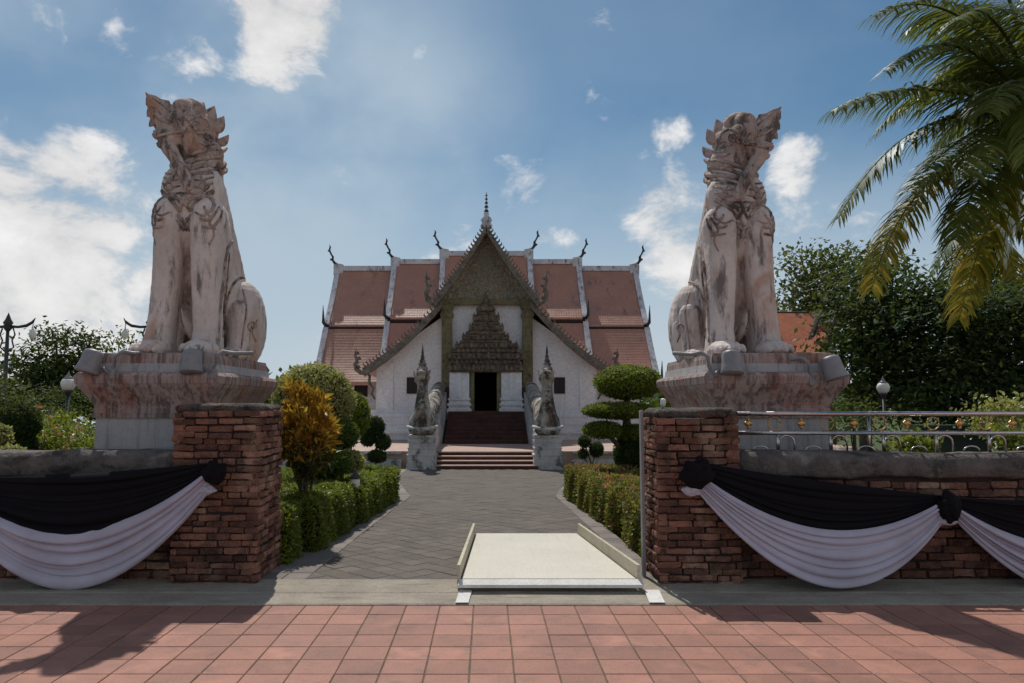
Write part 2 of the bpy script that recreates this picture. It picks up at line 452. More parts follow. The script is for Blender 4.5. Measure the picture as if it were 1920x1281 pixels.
M['lawn'] = weathered('lawn_ground', (0.075, 0.11, 0.025), (0.05, 0.075, 0.02), 2.0, stain=(0.10, 0.08, 0.045), stain_at=(0.55, 0.75), streak=(1, 1, 1), bump=0.9, bscale=60, bdist=0.03)
M['ramp'] = weathered('cream_ramp_board', (0.62, 0.585, 0.50), (0.56, 0.53, 0.45), 1.5, rough=0.6, stain=(0.40, 0.37, 0.31), stain_at=(0.52, 0.80), streak=(6, .5, 1), stain_amt=0.5, bump=0.1, bscale=70, bdist=0.004)
M['rampedge'] = weathered('cream_ramp_edge', (0.52, 0.47, 0.35), (0.44, 0.40, 0.30), 2, rough=0.6, stain=(0.2, 0.17, 0.12), stain_at=(0.56, 0.75), streak=(3, 3, 1), stain_amt=0.5, bump=0.1)
M['paint'] = weathered('white_road_paint', (0.72, 0.71, 0.68), (0.62, 0.60, 0.57), 6, stain=(0.48, 0.45, 0.42), stain_at=(0.56, 0.72), streak=(6, 6, 6), stain_amt=0.5, bump=0.2, bscale=60)
M['terrace'] = weathered('pink_terrace_floor', (0.50, 0.36, 0.30), (0.42, 0.30, 0.25), 1.5, stain=(0.3, 0.24, 0.22), stain_at=(0.5, 0.75), streak=(1, 1, 1), bump=0.2)
M['darkbrick'] = weathered('dark_brown_stair_brick', (0.13, 0.06, 0.045), (0.08, 0.042, 0.035), 4, stain=(0.03, 0.025, 0.022), stain_at=(0.5, 0.7), streak=(4, 4, 1), bump=0.5, bscale=30)
M['steel'] = plain('stainless_steel', (0.50, 0.48, 0.47), 0.26, 1.0)
M['brass'] = plain('brass_ornament', (0.52, 0.32, 0.13), 0.38, 1.0)
M['greymetal'] = plain('painted_grey_metal', (0.24, 0.23, 0.235), 0.45)
M['darkmetal'] = plain('dark_lamp_metal', (0.035, 0.037, 0.04), 0.45)
M['globe'] = plain('white_lamp_glass', (0.72, 0.70, 0.64), 0.25, var=0.05)

# ------------------------------------------------------------------ ground
def sheet(name, pts, mat, z=None):
    b = MB(); b.add(pts, [tuple(range(len(pts)))])
    o = b.build(name, mat); tag(o, kind='structure'); return o

g = sheet('ground', [(-900, 6.2, -0.14), (900, 6.2, -0.14), (900, 1800, -0.14), (-900, 1800, -0.14)], M['lawn'])
sheet('garden_soil', [(-9, 6.9, -0.06), (-1.3, 6.9, -0.06), (-1.3, 19.3, -0.125), (-9, 19.3, -0.125)], M['soil'])
sheet('garden_soil', [(1.3, 6.9, -0.06), (12, 6.9, -0.06), (12, 19.3, -0.125), (1.3, 19.3, -0.125)], M['soil'])

# red clay pavement: grout bed and one slab per tile
pav = MB(); pav.box(-60, 60, -60, 6.085, -0.3, -0.007)
pavement = tag(pav.build('pavement', M['grout']), kind='structure')
TW, TD = 0.2665, 0.2506
def tile_mesh(seed):
    r = random.Random(seed)
    a, b = TW/2 - 0.0038, TD/2 - 0.0038
    t = MB(); e = 0.0035
    j = lambda: r.uniform(-0.0012, 0.0012)
    lo = [(-a+j(), -b+j(), -0.02), (a+j(), -b+j(), -0.02), (a+j(), b+j(), -0.02), (-a+j(), b+j(), -0.02)]
    mid = [(x, y, -0.0032) for x, y, z in lo]
    top = [(x*(1-e/a), y*(1-e/b), 0.0) for x, y, z in lo]
    t.loft([lo, mid, top])
    me = t.mesh('tile'); me.materials.append(M['tile']); return me
tile_meshes = [tile_mesh(i) for i in range(5)]
X0 = -0.101 + TW/2
near_tiles = set()
for r_ in range(7):
    for c_ in range(-15, 17):
        x = X0 + c_*TW; y = 6.08 - TD/2 - r_*TD
        p = (x*F/(y-0.13) + CX)
        if -90 < p < 2010:
            o = link_mesh('tile', rnd.choice(tile_meshes), pavement, (x, y, rnd.uniform(-0.0012, 0.0012)),
                          (rnd.uniform(-.003, .003), rnd.uniform(-.003, .003), rnd.uniform(-.004, .004)))
            near_tiles.add((r_, c_))
rest = MB()
for r_ in range(0, 26):
    for c_ in range(-34, 36):
        if (r_, c_) in near_tiles: continue
        x = X0 + c_*TW; y = 6.08 - TD/2 - r_*TD; a, b = TW/2-.0038, TD/2-.0038; z = rnd.uniform(-.0012, .0012)
        rest.add([(x-a,y-b,z),(x+a,y-b,z),(x+a,y+b,z),(x-a,y+b,z),(x-a,y-b,z-.02),(x+a,y-b,z-.02),(x+a,y+b,z-.02),(x-a,y+b,z-.02)],
                 [(0,1,2,3),(0,4,5,1),(1,5,6,2),(2,6,7,3),(3,7,4,0)])
tag(rest.build('farther_tiles', M['tile'], pavement), kind='stuff')

# concrete sill under wall and gate: low kerb face, worn sloping top
sl = MB()
xs = [-60] + [i*0.25 for i in range(-30, 31)] + [60]
rings = []
for x in xs:
    n1 = noise.noise(Vector((x*1.7, 0, 3)))*0.012
    rings.append([(x, 6.085, -0.2), (x, 6.085+n1*.5, 0.004+n1*.2), (x, 6.10+n1, 0.012+n1*.2), (x, 6.40+n1, 0.016+n1*.3), (x, 6.42+n1, 0.024+n1*.3), (x, 6.72, 0.040), (x, 6.775+n1*.4, 0.046), (x, 6.785+n1*.4, 0.02), (x, 6.79, -.2)])
sl.loft(rings)
sill = tag(sl.build('concrete_sill', M['concrete']), kind='structure')
for pa, pb in (((862, 1104), (854, 1134)), ((1207, 1104), (1216, 1134))):
    q = MB(); w = 0.105 if pa[0] < 1000 else 0.125
    xa = at(pa[0], pa[1], 6.47).x; xb = at(pb[0], pb[1], 6.12).x
    q.add([(xb, 6.09, 0.022), (xb+w, 6.09, 0.022), (xa+w, 6.45, 0.034), (xa, 6.45, 0.034)], [(0,1,2,3)])
    q.build('painted_stripe', M['paint'], sill)

# ------------------------------------------------------------------ path of diagonal pavers
def path_z(d): return 0.034 - 0.0102*(d-6.75)
LEFT = [(6.78, -1.66), (9.0, -1.58), (13.3, -1.38), (14.2, -1.55), (16.5, -2.0), (19.45, -2.1)]
RIGHT = [(6.78, 1.42), (9.0, 1.40), (13.3, 1.26), (14.2, 1.4), (16.5, 1.9), (19.45, 2.0)]
def lerp_tab(tab, d):
    for (a, x), (b, y) in zip(tab, tab[1:]):
        if d <= b: return x + (y-x)*max(0, (d-a))/(b-a)
    return tab[-1][1]
bed = MB(); L_, R_ = [], []
ds = [6.78 + i*0.4 for i in range(32)] + [19.46]
vs = []; fs = []
for d in ds:
    vs += [(lerp_tab(LEFT, d)-0.2, d, path_z(d)-0.012), (lerp_tab(RIGHT, d)+0.2, d, path_z(d)-0.012)]
for i in range(len(ds)-1): fs.append((2*i, 2*i+1, 2*i+3, 2*i+2))
bed.add(vs, fs)
path = tag(bed.build('garden_path', M['joint']), kind='structure')
PS = 0.205
def paver_mesh(seed):
    r = random.Random(100+seed); a = PS/2 - 0.0035; t = MB()
    lo = [(-a,-a,-.03),(a,-a,-.03),(a,a,-.03),(-a,a,-.03)]
    mid = [(x,y,-0.005) for x,y,z in lo]; top = [(x*.95,y*.95,r.uniform(-.001,.001)) for x,y,z in lo]
    t.loft([lo, mid, top]); me = t.mesh('paver'); me.materials.append(M['paver']); return me
paver_meshes = [paver_mesh(i) for i in range(4)]
cells = []
h = PS/math.sqrt(2)
for i in range(-14, 15):
    for j in range(0, 92):
        x = i*2*h + (h if j % 2 else 0); y = 6.835 + j*h
        l, r = lerp_tab(LEFT, y)-h*.25, lerp_tab(RIGHT, y)+h*.25
        if l < x < r and y < 19.4: cells.append((y, x))
cells.sort()
far = MB()
hidden_by_ramp = lambda x, y: 6.6 < y < 8.8 and -0.05 < x < 0.95
count = 0
for y, x in cells:
    z = path_z(y) + rnd.uniform(-.0025, .0025)
    if count < 290 and not hidden_by_ramp(x, y):
        link_mesh('paver', rnd.choice(paver_meshes), path, (x, y, z), (0, 0, R(45) + rnd.uniform(-.01, .01))); count += 1
    else:
        a = h - .005
        far.add([(x-a,y,z),(x,y-a,z),(x+a,y,z),(x,y+a,z),(x-a,y,z-.03),(x,y-a,z-.03),(x+a,y,z-.03),(x,y+a,z-.03)],
                [(0,1,2,3),(0,4,5,1),(1,5,6,2),(2,6,7,3),(3,7,4,0)])
tag(far.build('farther_pavers', M['paver'], path), kind='stuff')
bst = MB(); bst.rects([(-.05,.105,.15),(-.006,.105,.15),(0,.10,.145)])
bmesh_ = bst.mesh('border_stone'); bmesh_.materials.append(M['border'])
for tab, s_ in ((LEFT, -1), (RIGHT, 1)):
    d = 6.90
    while d < 19.3:
        x = lerp_tab(tab, d); x2 = lerp_tab(tab, d+0.1)
        for k in ((0, 1) if d < 12 and s_ < 0 else (0,)):
            link_mesh('border_stone', bmesh_, path, (x + s_*(0.06+0.215*k), d, path_z(d) + 0.010 + rnd.uniform(-.003, .003)), (0, 0, -math.atan2(x2-x, 0.1) + rnd.uniform(-.01, .01)))
        d += 0.307

# ------------------------------------------------------------------ wheelchair ramp
fl, fr = at(866, 1086, 6.5), at(1192, 1086, 6.5); bl, br = at(893, 998, 8.95), at(1081, 998, 8.95)
fl.z = fr.z = 0.115; bl.z = br.z = 0.075
ramp = thing('wheelchair_ramp', 'cream board wheelchair ramp with low side edges lying in the gateway', 'ramp', (0.5, 6.5, 0.1))
b = MB(); t = 0.028
b.loft([[fl, fr, br, bl], [p - Vector((0,0,t)) for p in (fl, fr, br, bl)]])
b.build('deck', M['ramp'], ramp)
b = MB(); w = 0.04
b.add([fl+Vector((-.03,-.10,-.030)), fr+Vector((.05,-.10,-.030)), fr+Vector((.05,-.015,-.002)), fl+Vector((-.02,-.015,-.002)),
       fl+Vector((-.03,-.10,-.055)), fr+Vector((.05,-.10,-.055)), fr+Vector((.05,-.015,-.05)), fl+Vector((-.02,-.015,-.05))],
      [(0,1,2,3),(4,7,6,5),(0,4,5,1),(1,5,6,2),(2,6,7,3),(3,7,4,0)])
b.build('front_lip', M['paint'], ramp)
for p, q, s_ in ((fl, bl, -1), (fr, br, 1)):
    for k0, k1 in ((0, .5), (.503, 1)):
        a0, a1 = p.lerp(q, k0), p.lerp(q, k1); b = MB()
        a0 = a0 + Vector((s_*.012, -.01 if k0 == 0 else 0, 0)); a1 = a1 + Vector((s_*.012, 0, 0))
        b.loft([[a0+Vector((0,0,-.05)), a0+Vector((s_*.03,0,-.05)), a0+Vector((s_*.03,0,.115)), a0+Vector((0,0,.115))],
                [a1+Vector((0,0,-.05)), a1+Vector((s_*.03,0,-.05)), a1+Vector((s_*.03,0,.115)), a1+Vector((0,0,.115))]])
        b.build('side_edge', M['rampedge'], ramp, bevel=.004)
for k in (.28, .55, .8):
    a, c = fl.lerp(fr, k), bl.lerp(br, k)
b = MB()
for k in (.31,): 
    a, c = fl.lerp(bl, .5), fr.lerp(br, .5)
    b.loft([[a+Vector((0,-.004,.0015)), c+Vector((0,-.004,.0015)), c+Vector((0,.004,.0015)), a+Vector((0,.004,.0015))],
            [a+Vector((0,-.004,.003)), c+Vector((0,-.004,.003)), c+Vector((0,.004,.003)), a+Vector((0,.004,.003))]])


# ------------------------------------------------------------------ brick gate pillars and walls
def brick_mesh(seed):
    """rough hand-made brick 0.22 x 0.10 x 0.058 centred on its own origin, face towards -Y"""
    r = random.Random(seed); b = MB(); o = Vector((seed*3.1, seed*1.7, 0))
    nx, ny, nz = 4, 2, 2; pts = {}
    def P(i, j, k):
        p = Vector(((i/nx-.5)*.22, (j/ny-.5)*.11, (k/nz-.5)*.06))
        q = Vector(p); e = 0
        if i in (0, nx): e += 1
        if j in (0, ny): e += 1
        if k in (0, nz): e += 1
        q *= 1 - 0.03*(e-1)
        q += Vector((noise.noise(p*22+o), noise.noise(p*22+o+Vector((9,0,0))), noise.noise(p*22+o+Vector((0,9,0)))*.6))*0.011
        return q
    def face(f, na, nb):
        vs = [f(a, c) for a in range(na+1) for c in range(nb+1)]
        fs = [(a*(nb+1)+c, (a+1)*(nb+1)+c, (a+1)*(nb+1)+c+1, a*(nb+1)+c+1) for a in range(na) for c in range(nb)]
        b.add(vs, fs)
    face(lambda a, c: P(a, 0, c), nx, nz); face(lambda a, c: P(a, c, nz), nx, ny); face(lambda a, c: P(a, c, 0), nx, ny)
    face(lambda a, c: P(0, a, c), ny, nz); face(lambda a, c: P(nx, a, c), ny, nz)
    me = bpy.data.meshes.new('brick'); me.from_pydata(b.v, [], b.f)
    import bmesh
    bm = bmesh.new(); bm.from_mesh(me); bmesh.ops.remove_doubles(bm, verts=bm.verts, dist=1e-5); bmesh.ops.recalc_face_normals(bm, faces=bm.faces); bm.to_mesh(me); bm.free()
    me.materials.append(M['brick']); return me
brick_meshes = [brick_mesh(i) for i in range(8)]

def brick_face(parent, p0, along, length, z0, z1, outward, course=0.060, seed=0, keep=lambda s, z: True, lean=0.0):
    r = random.Random(seed); a = Vector(along).normalized(); out = Vector(outward)
    ang = math.atan2(a.y, a.x)
    z = z0 + course/2; row = 0
    while z < z1 - course*.4:
        s = -(0.115 if row % 2 else 0.0) - r.uniform(0, .05)
        while s < length - 0.015:
            L = r.choice((.22, .23, .21, .115, .2, .24))
            c0, c1 = max(s, 0), min(s+L, length)
            if c1 - c0 > .04 and keep((c0+c1)/2, z):
                depth = r.uniform(-.012, .013) + (-0.02 if r.random() < .07 else 0)
                loc = Vector(p0) + a*((c0+c1)/2) + out*(-.05+depth - lean*(z-z0)) + Vector((0, 0, z + r.uniform(-.004, .004) + .008*math.sin(s*3.1+row)))
                link_mesh('brick', r.choice(brick_meshes), parent, loc, (r.uniform(-.02, .02), r.uniform(-.022, .022), ang + r.uniform(-.025, .025)),
                          ((c1-c0-.009)/.22, 1.0, (course-.0095 + r.uniform(-.006, .004))/.06))
            s += L
        z += course; row += 1

def rough_slab(levels, cx, cy, seed, amp=.02, sub=9):
    """irregular lump of old render on top of a pillar"""
    b = MB(); rings = []
    for z, hx, hy in levels:
        ring = []
        for (ax, ay), (bx_, by_) in (((-1,-1),(1,-1)), ((1,-1),(1,1)), ((1,1),(-1,1)), ((-1,1),(-1,-1))):
            for k in range(sub):
                t_ = k/sub; x = ax+(bx_-ax)*t_; y = ay+(by_-ay)*t_
                p = Vector((cx+x*hx, cy+y*hy, z))
                p += Vector((noise.noise(p*5+Vector((seed,0,0))), noise.noise(p*5+Vector((0,seed,0))), noise.noise(p*4+Vector((0,0,seed)))))*amp
                ring.append(p)
        rings.append(ring)
    b.loft(rings); return b

def pillar(label, x0, x1, y0, y1, ztop, side, seed, courses=.0595):
    t = thing('gate_pillar', label, 'pillar', ((x0+x1)/2, (y0+y1)/2, .03), 'gate pillars')
    b = MB(); b.box(x0+.03, x1-.03, y0+.03, y1-.02, -.05, ztop-.1); b.build('mortar_core', M['mortar'], t)
    zt = ztop - .055
    brick_face(t, (x0, y0, 0), (1, 0, 0), x1-x0, -.015, zt, (0, -1, 0), courses, seed)
    if side > 0: brick_face(t, (x1, y0, 0), (0, 1, 0), y1-y0, -.015, zt, (1, 0, 0), courses, seed+1)
    else: brick_face(t, (x0, y1, 0), (0, -1, 0), y1-y0, -.015, zt, (-1, 0, 0), courses, seed+1)
    if side > 0: brick_face(t, (x0, y1, 0), (0, -1, 0), y1-y0, .95, zt, (-1, 0, 0), courses, seed+2)
    else: brick_face(t, (x1, y0, 0), (0, 1, 0), y1-y0, .95, zt, (1, 0, 0), courses, seed+2)
    cx, cy, hx, hy = (x0+x1)/2, (y0+y1)/2, (x1-x0)/2, (y1-y0)/2
    rough_slab([(zt-.02, hx*.93, hy*.93), (zt+.012, hx*.955, hy*.955), (zt+.025, hx*.97, hy*.965), (zt+.036, hx*.955, hy*.96), (ztop-.012, hx*.945, hy*.95), (ztop+.004, hx*.90, hy*.9), (ztop+.012, hx*.6, hy*.6), (ztop+.008, hx*.2, hy*.2)], cx, cy, seed, .020, 22).build('render_cap', M['pillarcap'], t, True)
    return t

pillar('left brick gate pillar with crumbling grey top and black rosette', at(322, 900, 6.66).x, at(486, 900, 6.66).x, 6.66, 7.38, 1.585, 1, 11)
pr = pillar('right brick gate pillar with black mossy top beside the slim metal post', at(1232, 900, 6.66).x, at(1388, 900, 6.66).x, 6.66, 7.3, 1.545, -1, 23)
LP0, LP1 = at(322, 900, 6.66).x, at(486, 900, 6.66).x
RP0, RP1 = at(1232, 900, 6.66).x, at(1388, 900, 6.66).x

def low_wall(label, x0, x1, seed):
    t = thing('garden_wall', label, 'wall', ((x0+x1)/2, 7, .03), 'low garden walls')
    b = MB(); b.box(x0, x1, 6.82, 7.12, -.05, .97); b.build('mortar_core', M['mortar'], t)
    brick_face(t, (x0, 6.79, 0), (1, 0, 0), x1-x0, -.015, .945, (0, -1, 0), .071, seed)
    n = 40; rings = []
    prof = [(6.765, .945), (6.74, .97), (6.745, 1.10), (6.80, 1.155), (6.95, 1.17), (7.12, 1.155), (7.17, 1.09), (7.16, .945)]
    for i in range(n+1):
        x = x0 + (x1-x0)*i/n; ring = []
        for k, (y, z) in enumerate(prof):
            p = Vector((x, y, z)); nn = noise.fractal(Vector((x*2.3, y*4, z*4+seed)), .9, 2, 3)
            ring.append((x, y + nn*.022, z + nn*.018 + .012*math.sin(x*1.3+seed)))
        rings.append(ring)
    c = MB(); c.loft(rings); c.build('coping', M['coping'], t, True)
    return t
low_wall('low brick wall with grey coping under the left lion', -6.3, LP0-.004, 31)
low_wall('low brick wall with dark coping carrying the steel railing', RP1+.004, 7.2, 37)

# steel post on the inner edge of the right pillar
b = MB(); px0 = at(1200, 900, 7.0).x
b.box(px0-.014, px0+.014, 6.86, 6.93, .02, 1.535)
tag(b.build('gate_post', M['greymetal'], bevel=.004), 'slim grey metal post standing against the right pillar', 'post')

# ------------------------------------------------------------------ lion plinths
def plinth(label, cx, seed):
    t = thing('statue_plinth', label, 'plinth', (cx, 8.45, 0), 'lion plinths')
    hx, hy = .71, 1.05
    def stone(levels, name, amp=.008):
        rough_slab(levels, cx, 8.45, seed, amp*.45, 8).build(name, M['plinthgrey' if name in ('shaft', 'base_slab') else 'plinth'], t)
    stone([(-.1, hx-.15, hy-.15), (.2, hx-.15, hy-.15), (.6, hx-.15, hy-.15), (1.0, hx-.15, hy-.15), (1.46, hx-.15, hy-.15)], 'shaft', .006)
    stone([(1.455, hx-.125, hy-.125), (1.50, hx-.12, hy-.12), (1.505, hx-.135, hy-.135), (1.545, hx-.13, hy-.13), (1.555, hx-.14, hy-.14), (1.58, hx-.135, hy-.135),
           (1.64, hx-.105, hy-.105), (1.70, hx-.065, hy-.065), (1.765, hx-.02, hy-.02), (1.80, hx-.005, hy-.005)], 'cornice', .007)
    stone([(1.796, hx-.0, hy-.0), (1.87, hx+.01, hy+.01), (1.905, hx-.01, hy-.01), (1.915, hx-.06, hy-.06)], 'cornice_band', .012)
    stone([(1.91, hx-.075, hy-.075), (1.965, hx-.085, hy-.085), (2.0, hx-.09, hy-.09)], 'base_slab', .012)
    stone([(1.998, hx-.10, hy-.10), (2.06, hx-.105, hy-.105), (2.105, hx-.115, hy-.115), (2.115, hx-.2, hy-.2)], 'top_slab', .010)
    return t
PLX = (at(283, 690, 7.5).x, at(1449, 690, 7.5).x)
plinth('stained plaster plinth under the left lion', PLX[0], 3)
plinth('stained plaster plinth under the right lion behind the railing', PLX[1], 9)

# ------------------------------------------------------------------ seated guardian lions
LZ = 2.10
LION = Vector((PLX[0]+.115, 8.0, LZ))
def Lp(px, py, d): return at(px, py, d) - LION

def chain(mb, pts, n=14):
    """tapered limb: (point, radius) joints"""
    P, Rr = [], []
    for (p, r), (q, r2) in zip(pts, pts[1:]):
        for k in range(6):
            t = k/6; P.append(Vector(p).lerp(Vector(q), t)); Rr.append(r+(r2-r)*t)
    P.append(Vector(pts[-1][0])); Rr.append(pts[-1][1])
    mb.tube(P, Rr, n)
    mb.ell(P[0], (Rr[0],)*3, 12, 8); mb.ell(P[-1], (Rr[-1],)*3, 12, 8)

def leaf_blade(mb, base, tip, width, thick, side, bend=0.0, teeth=0, n=9):
    """carved flame-like leaf from base to tip; side = direction of its breadth"""
    base, tip = Vector(base), Vector(tip); ax = tip-base; L = ax.length; ax.normalize()
    sd = (Vector(side) - ax*Vector(side).dot(ax)).normalized(); nn = ax.cross(sd)
    rings = []
    for i in range(n+1):
        t = i/n
        w = width*(math.sin(math.pi*(t**0.75))*.95 + .28*(1-t)) + .004
        if teeth and 0 < i < n: w *= 1 + .16*math.sin(t*teeth*2*math.pi)
        c = base + ax*(L*t) + nn*(bend*math.sin(math.pi*t*.5)**2) + sd*(bend*.3*t*t)
        th = thick*(1-t*.75)
        cup = nn*(w*.35)
        rings.append([c - sd*w + cup, c - nn*th*.4, c + sd*w + cup, c + sd*w*.92 + cup + nn*th*.5, c + nn*th, c - sd*w*.92 + cup + nn*th*.5])
    mb.loft(rings)

def spiral(mb, c, u, v, r0, turns, rad, n=26, out=Vector((0,-1,0)), lift=0.0):
    pts, rr = [], []
    for i in range(n+1):
        t = i/n; a = turns*2*math.pi*t; r = r0*(1-t*.85)
        pts.append(Vector(c) + Vector(u)*(r*math.cos(a)) + Vector(v)*(r*math.sin(a)) + out*lift*t); rr.append(rad*(1-t*.35))
    mb.tube(pts, rr, 6)

body = MB()
for s_ in (-1, 1):
    # straight forelegs with square-ish columns
    for k, (x_, y_, z_, rx, ry) in enumerate([]): pass
    rings = []
    for z_, x_, y_, rx, ry in ((.02, .265, .0, .165, .20), (.12, .26, .01, .152, .19), (.3, .248, .03, .138, .18), (.6, .226, .06, .14, .19), (.95, .206, .08, .15, .215), (1.25, .198, .10, .165, .235), (1.45, .197, .10, .178, .25), (1.6, .187, .12, .168, .24), (1.72, .155, .14, .14, .2)):
        ring = []
        for i in range(20):
            a = 2*math.pi*i/20; ca, sa = math.cos(a), math.sin(a)
            pw = .72
            ring.append((s_*x_ + rx*math.copysign(abs(ca)**pw, ca), y_ + ry*math.copysign(abs(sa)**pw, sa), z_))
        rings.append(ring)
    body.loft(rings)
    body.ell((s_*.205, .08, 1.52), (.185, .245, .25), 18, 12)                      # shoulder
    body.ell((s_*.37, 1.02, .44), (.19, .40, .50), 18, 12)                         # haunch
    body.ell((s_*.375, .86, .66), (.17, .24, .29), 16, 10)                         # knee
    chain(body, [((s_*.38, .66, .55), .16), ((s_*.385, .63, .25), .135), ((s_*.385, .58, .06), .13)])   # shin
    body.ell((s_*.385, .45, .055), (.15, .24, .085), 14, 8)                        # hind paw
    body.ell((s_*.255, -.16, .06), (.185, .25, .115), 16, 8)                       # fore paw
    for k, dx in enumerate((-.12, -.042, .042, .12)):
        body.ell((s_*.255+dx, -.35+abs(dx)*.35, .05), (.046, .105, .07), 10, 7)    # toes
        body.ell((s_*.255+dx, -.44+abs(dx)*.35, .045), (.024, .04, .035), 8, 6)    # claws
        body.ell((s_*.385+(dx*.85), .26+abs(dx)*.3, .045), (.038, .09, .055), 10, 6)
body.ell((0, .20, 1.62), (.28, .30, .55), 20, 14)             # chest
for s_ in (-1, 1):
    body.ell((s_*.15, .13, 1.86), (.19, .22, .27), 18, 12)                        # breast beside the bib
    body.ell((s_*.18, .36, 1.22), (.185, .28, .60), 18, 12)                       # flank joining leg and trunk
body.ell((0, .50, 1.05), (.30, .38, .70), 20, 14)             # belly
body.ell((0, .80, .72), (.36, .46, .62), 20, 14)              # loins
body.ell((0, 1.12, .35), (.33, .30, .36), 18, 12)             # rump
chain(body, [((0, .34, 1.95), .27), ((0, .60, 1.45), .31), ((0, .92, .95), .34), ((0, 1.12, .55), .33)], 18)   # back
# tapering neck
chain(body, [((0, .18, 1.70), .31), ((0, .24, 1.98), .28), ((0, .27, 2.25), .255)], 20)
# tail curled up against the rump
chain(body, [((0, 1.4, .1), .05), ((.12, 1.46, .3), .045), ((.05, 1.4, .55), .04), ((0, 1.3, .75), .05)], 10)
lion_body = voxel(body, .0115, 2, .006, 7)

# collars: twisted ropes round the neck
collar_meshes = []
for zc_, r_, tilt in ((2.19, .268, -.07), (2.11, .28, -.09)):
    c = MB(); pts = []; pts2 = []; N_ = 56
    for i in range(N_+1):
        a = 2*math.pi*i/N_; tw = i*1.25
        base = Vector((r_*math.cos(a), .25 + r_*math.sin(a)*1.0, zc_ + tilt*math.sin(a)*-1.6))
        rad = Vector((math.cos(a), math.sin(a), 0))
        pts.append(base + rad*(.016*math.cos(tw)) + Vector((0,0,.016*math.sin(tw))))
        pts2.append(base - rad*(.016*math.cos(tw)) - Vector((0,0,.016*math.sin(tw))))
    c.tube(pts, .025, 7); c.tube(pts2, .025, 7)
    me = c.mesh('collar', True); me.materials.append(M['statuehead']); collar_meshes.append(me)

# head: thrown back, jaws open, turned a little outwards
head = MB()
head.ell(Lp(364, 262, 8.26), (.255, .30, .24), 20, 14)                     # skull and cheeks
head.ell(Lp(374, 290, 8.24), (.26, .29, .22), 20, 14)
head.ell(Lp(378, 243, 8.26), (.18, .24, .19), 16, 12)
head.ell(Lp(347, 232, 8.0), (.17, .20, .17), 16, 12)                      # muzzle
head.ell(Lp(346, 207, 8.0), (.13, .165, .125), 18, 12)                     # domed nose
head.ell(Lp(362, 206, 8.12), (.14, .17, .115), 16, 10)
head.ell(Lp(329, 232, 7.86), (.035, .03, .075), 10, 8)                    # fangs
head.ell(Lp(340, 240, 7.83), (.045, .03, .065), 10, 8)
chain(head, [(Lp(352, 262, 8.05), .14), (Lp(322, 256, 7.92), .10), (Lp(303, 251, 7.85), .055)])   # lower jaw
# rim of the lower lip with upright points
for i in range(7):
    t = i/6; p = Lp(296+t*44, 254-t*3, 7.83+.03*t)
    leaf_blade(head, p + Vector((0, 0, -.03)), p + Vector((-.035+.02*t, -.02, .035)), .022, .02, (1, 0, .2), n=4)
leaf_blade(head, Lp(300, 262, 7.86), Lp(287, 243, 7.82), .045, .03, (.4, .3, -1), n=6, teeth=2)
leaf_blade(head, Lp(306, 275, 7.88), Lp(291, 268, 7.84), .035, .03, (.4, .3, -1), n=6)
# beard strap running down the throat
chain(head, [(Lp(312, 268, 7.88), .085), (Lp(330, 300, 7.85), .07), (Lp(345, 330, 7.80), .06), (Lp(352, 352, 7.80), .045)], 12)
head.ell(Lp(352, 348, 7.78), (.06, .04, .08), 10, 8)
# great flared upper lips, flame edged
leaf_blade(head, Lp(335, 243, 7.95), Lp(270, 170, 7.86), .165, .05, (.75, .3, .55), .05, 5, 16)
leaf_blade(head, Lp(326, 246, 7.9), Lp(285, 205, 7.84), .10, .05, (.75, .3, .55), .03, 3, 10)
leaf_blade(head, Lp(352, 236, 8.2), Lp(380, 190, 8.26), .085, .045, (.7, .5, .3), .02, 3, 9)
head.ell(Lp(366, 238, 7.99), (.05, .045, .04), 10, 8)
lion_head = voxel(head, .0098, 2, .006, 9)

mane_meshes = []
for a, b_, w in (((385, 232, 8.2), (401, 197, 8.22), .075), ((398, 246, 8.22), (419, 216, 8.26), .075), ((403, 268, 8.24), (427, 250, 8.3), .07),
                 ((368, 218, 8.14), (381, 190, 8.18), .06), ((404, 286, 8.26), (424, 274, 8.32), .05)):
    m_ = MB(); leaf_blade(m_, Lp(*a), Lp(*b_), w, .06, (.75, .25, .6), .02, 0, 8)
    me = m_.mesh('mane_spike', True); me.materials.append(M['statuehead']); mane_meshes.append(me)

# carving lines lifted from the plaster where the surface really is
from mathutils.bvhtree import BVHTree
def bvh_of(*ms):
    vs, fs = [], []
    for m_ in ms:
        o_ = len(vs); vs += [v.co.copy() for v in m_.vertices]; fs += [tuple(i+o_ for i in p.vertices) for p in m_.polygons]
    return BVHTree.FromPolygons(vs, fs)
tree_body, tree_head = bvh_of(lion_body, lion_head), bvh_of(lion_head, lion_body)
EYE_L = Vector((0, 0, EYE)) - LION
def smooth_line(pts, n=6):
    out = []
    for i in range(len(pts)-1):
        p0, p1, p2, p3 = [Vector(pts[max(0, min(len(pts)-1, j))]) for j in (i-1, i, i+1, i+2)]
        for k in range(n):
            t = k/n
            out.append(.5*((2*p1) + (p2-p0)*t + (2*p0-5*p1+4*p2-p3)*t*t + (-p0+3*p1-3*p2+p3)*t**3))
    out.append(Vector(pts[-1])); return out
def carve(mb, line, rad, tree, mirror=False, taper=True):
    pts, rr = [], []
    L = smooth_line([Vector((a, b)) for a, b in line])
    for i, q in enumerate(L):
        h_ = tree.ray_cast(EYE_L, ray(q.x, q.y).normalized())
        if h_[0] is None: continue
        if pts and (h_[0]-pts[-1]).length > .12: 
            if len(pts) > 2: mb.tube(pts, rr, 6)
            pts, rr = [], []
        t = i/max(1, len(L)-1)
        pts.append(h_[0] + h_[1]*rad*.05); rr.append(rad*((.45+.55*math.sin(math.pi*min(1, .15+t*.8))) if taper else 1))
    if len(pts) > 2:
        mb.tube(pts, rr, 6)
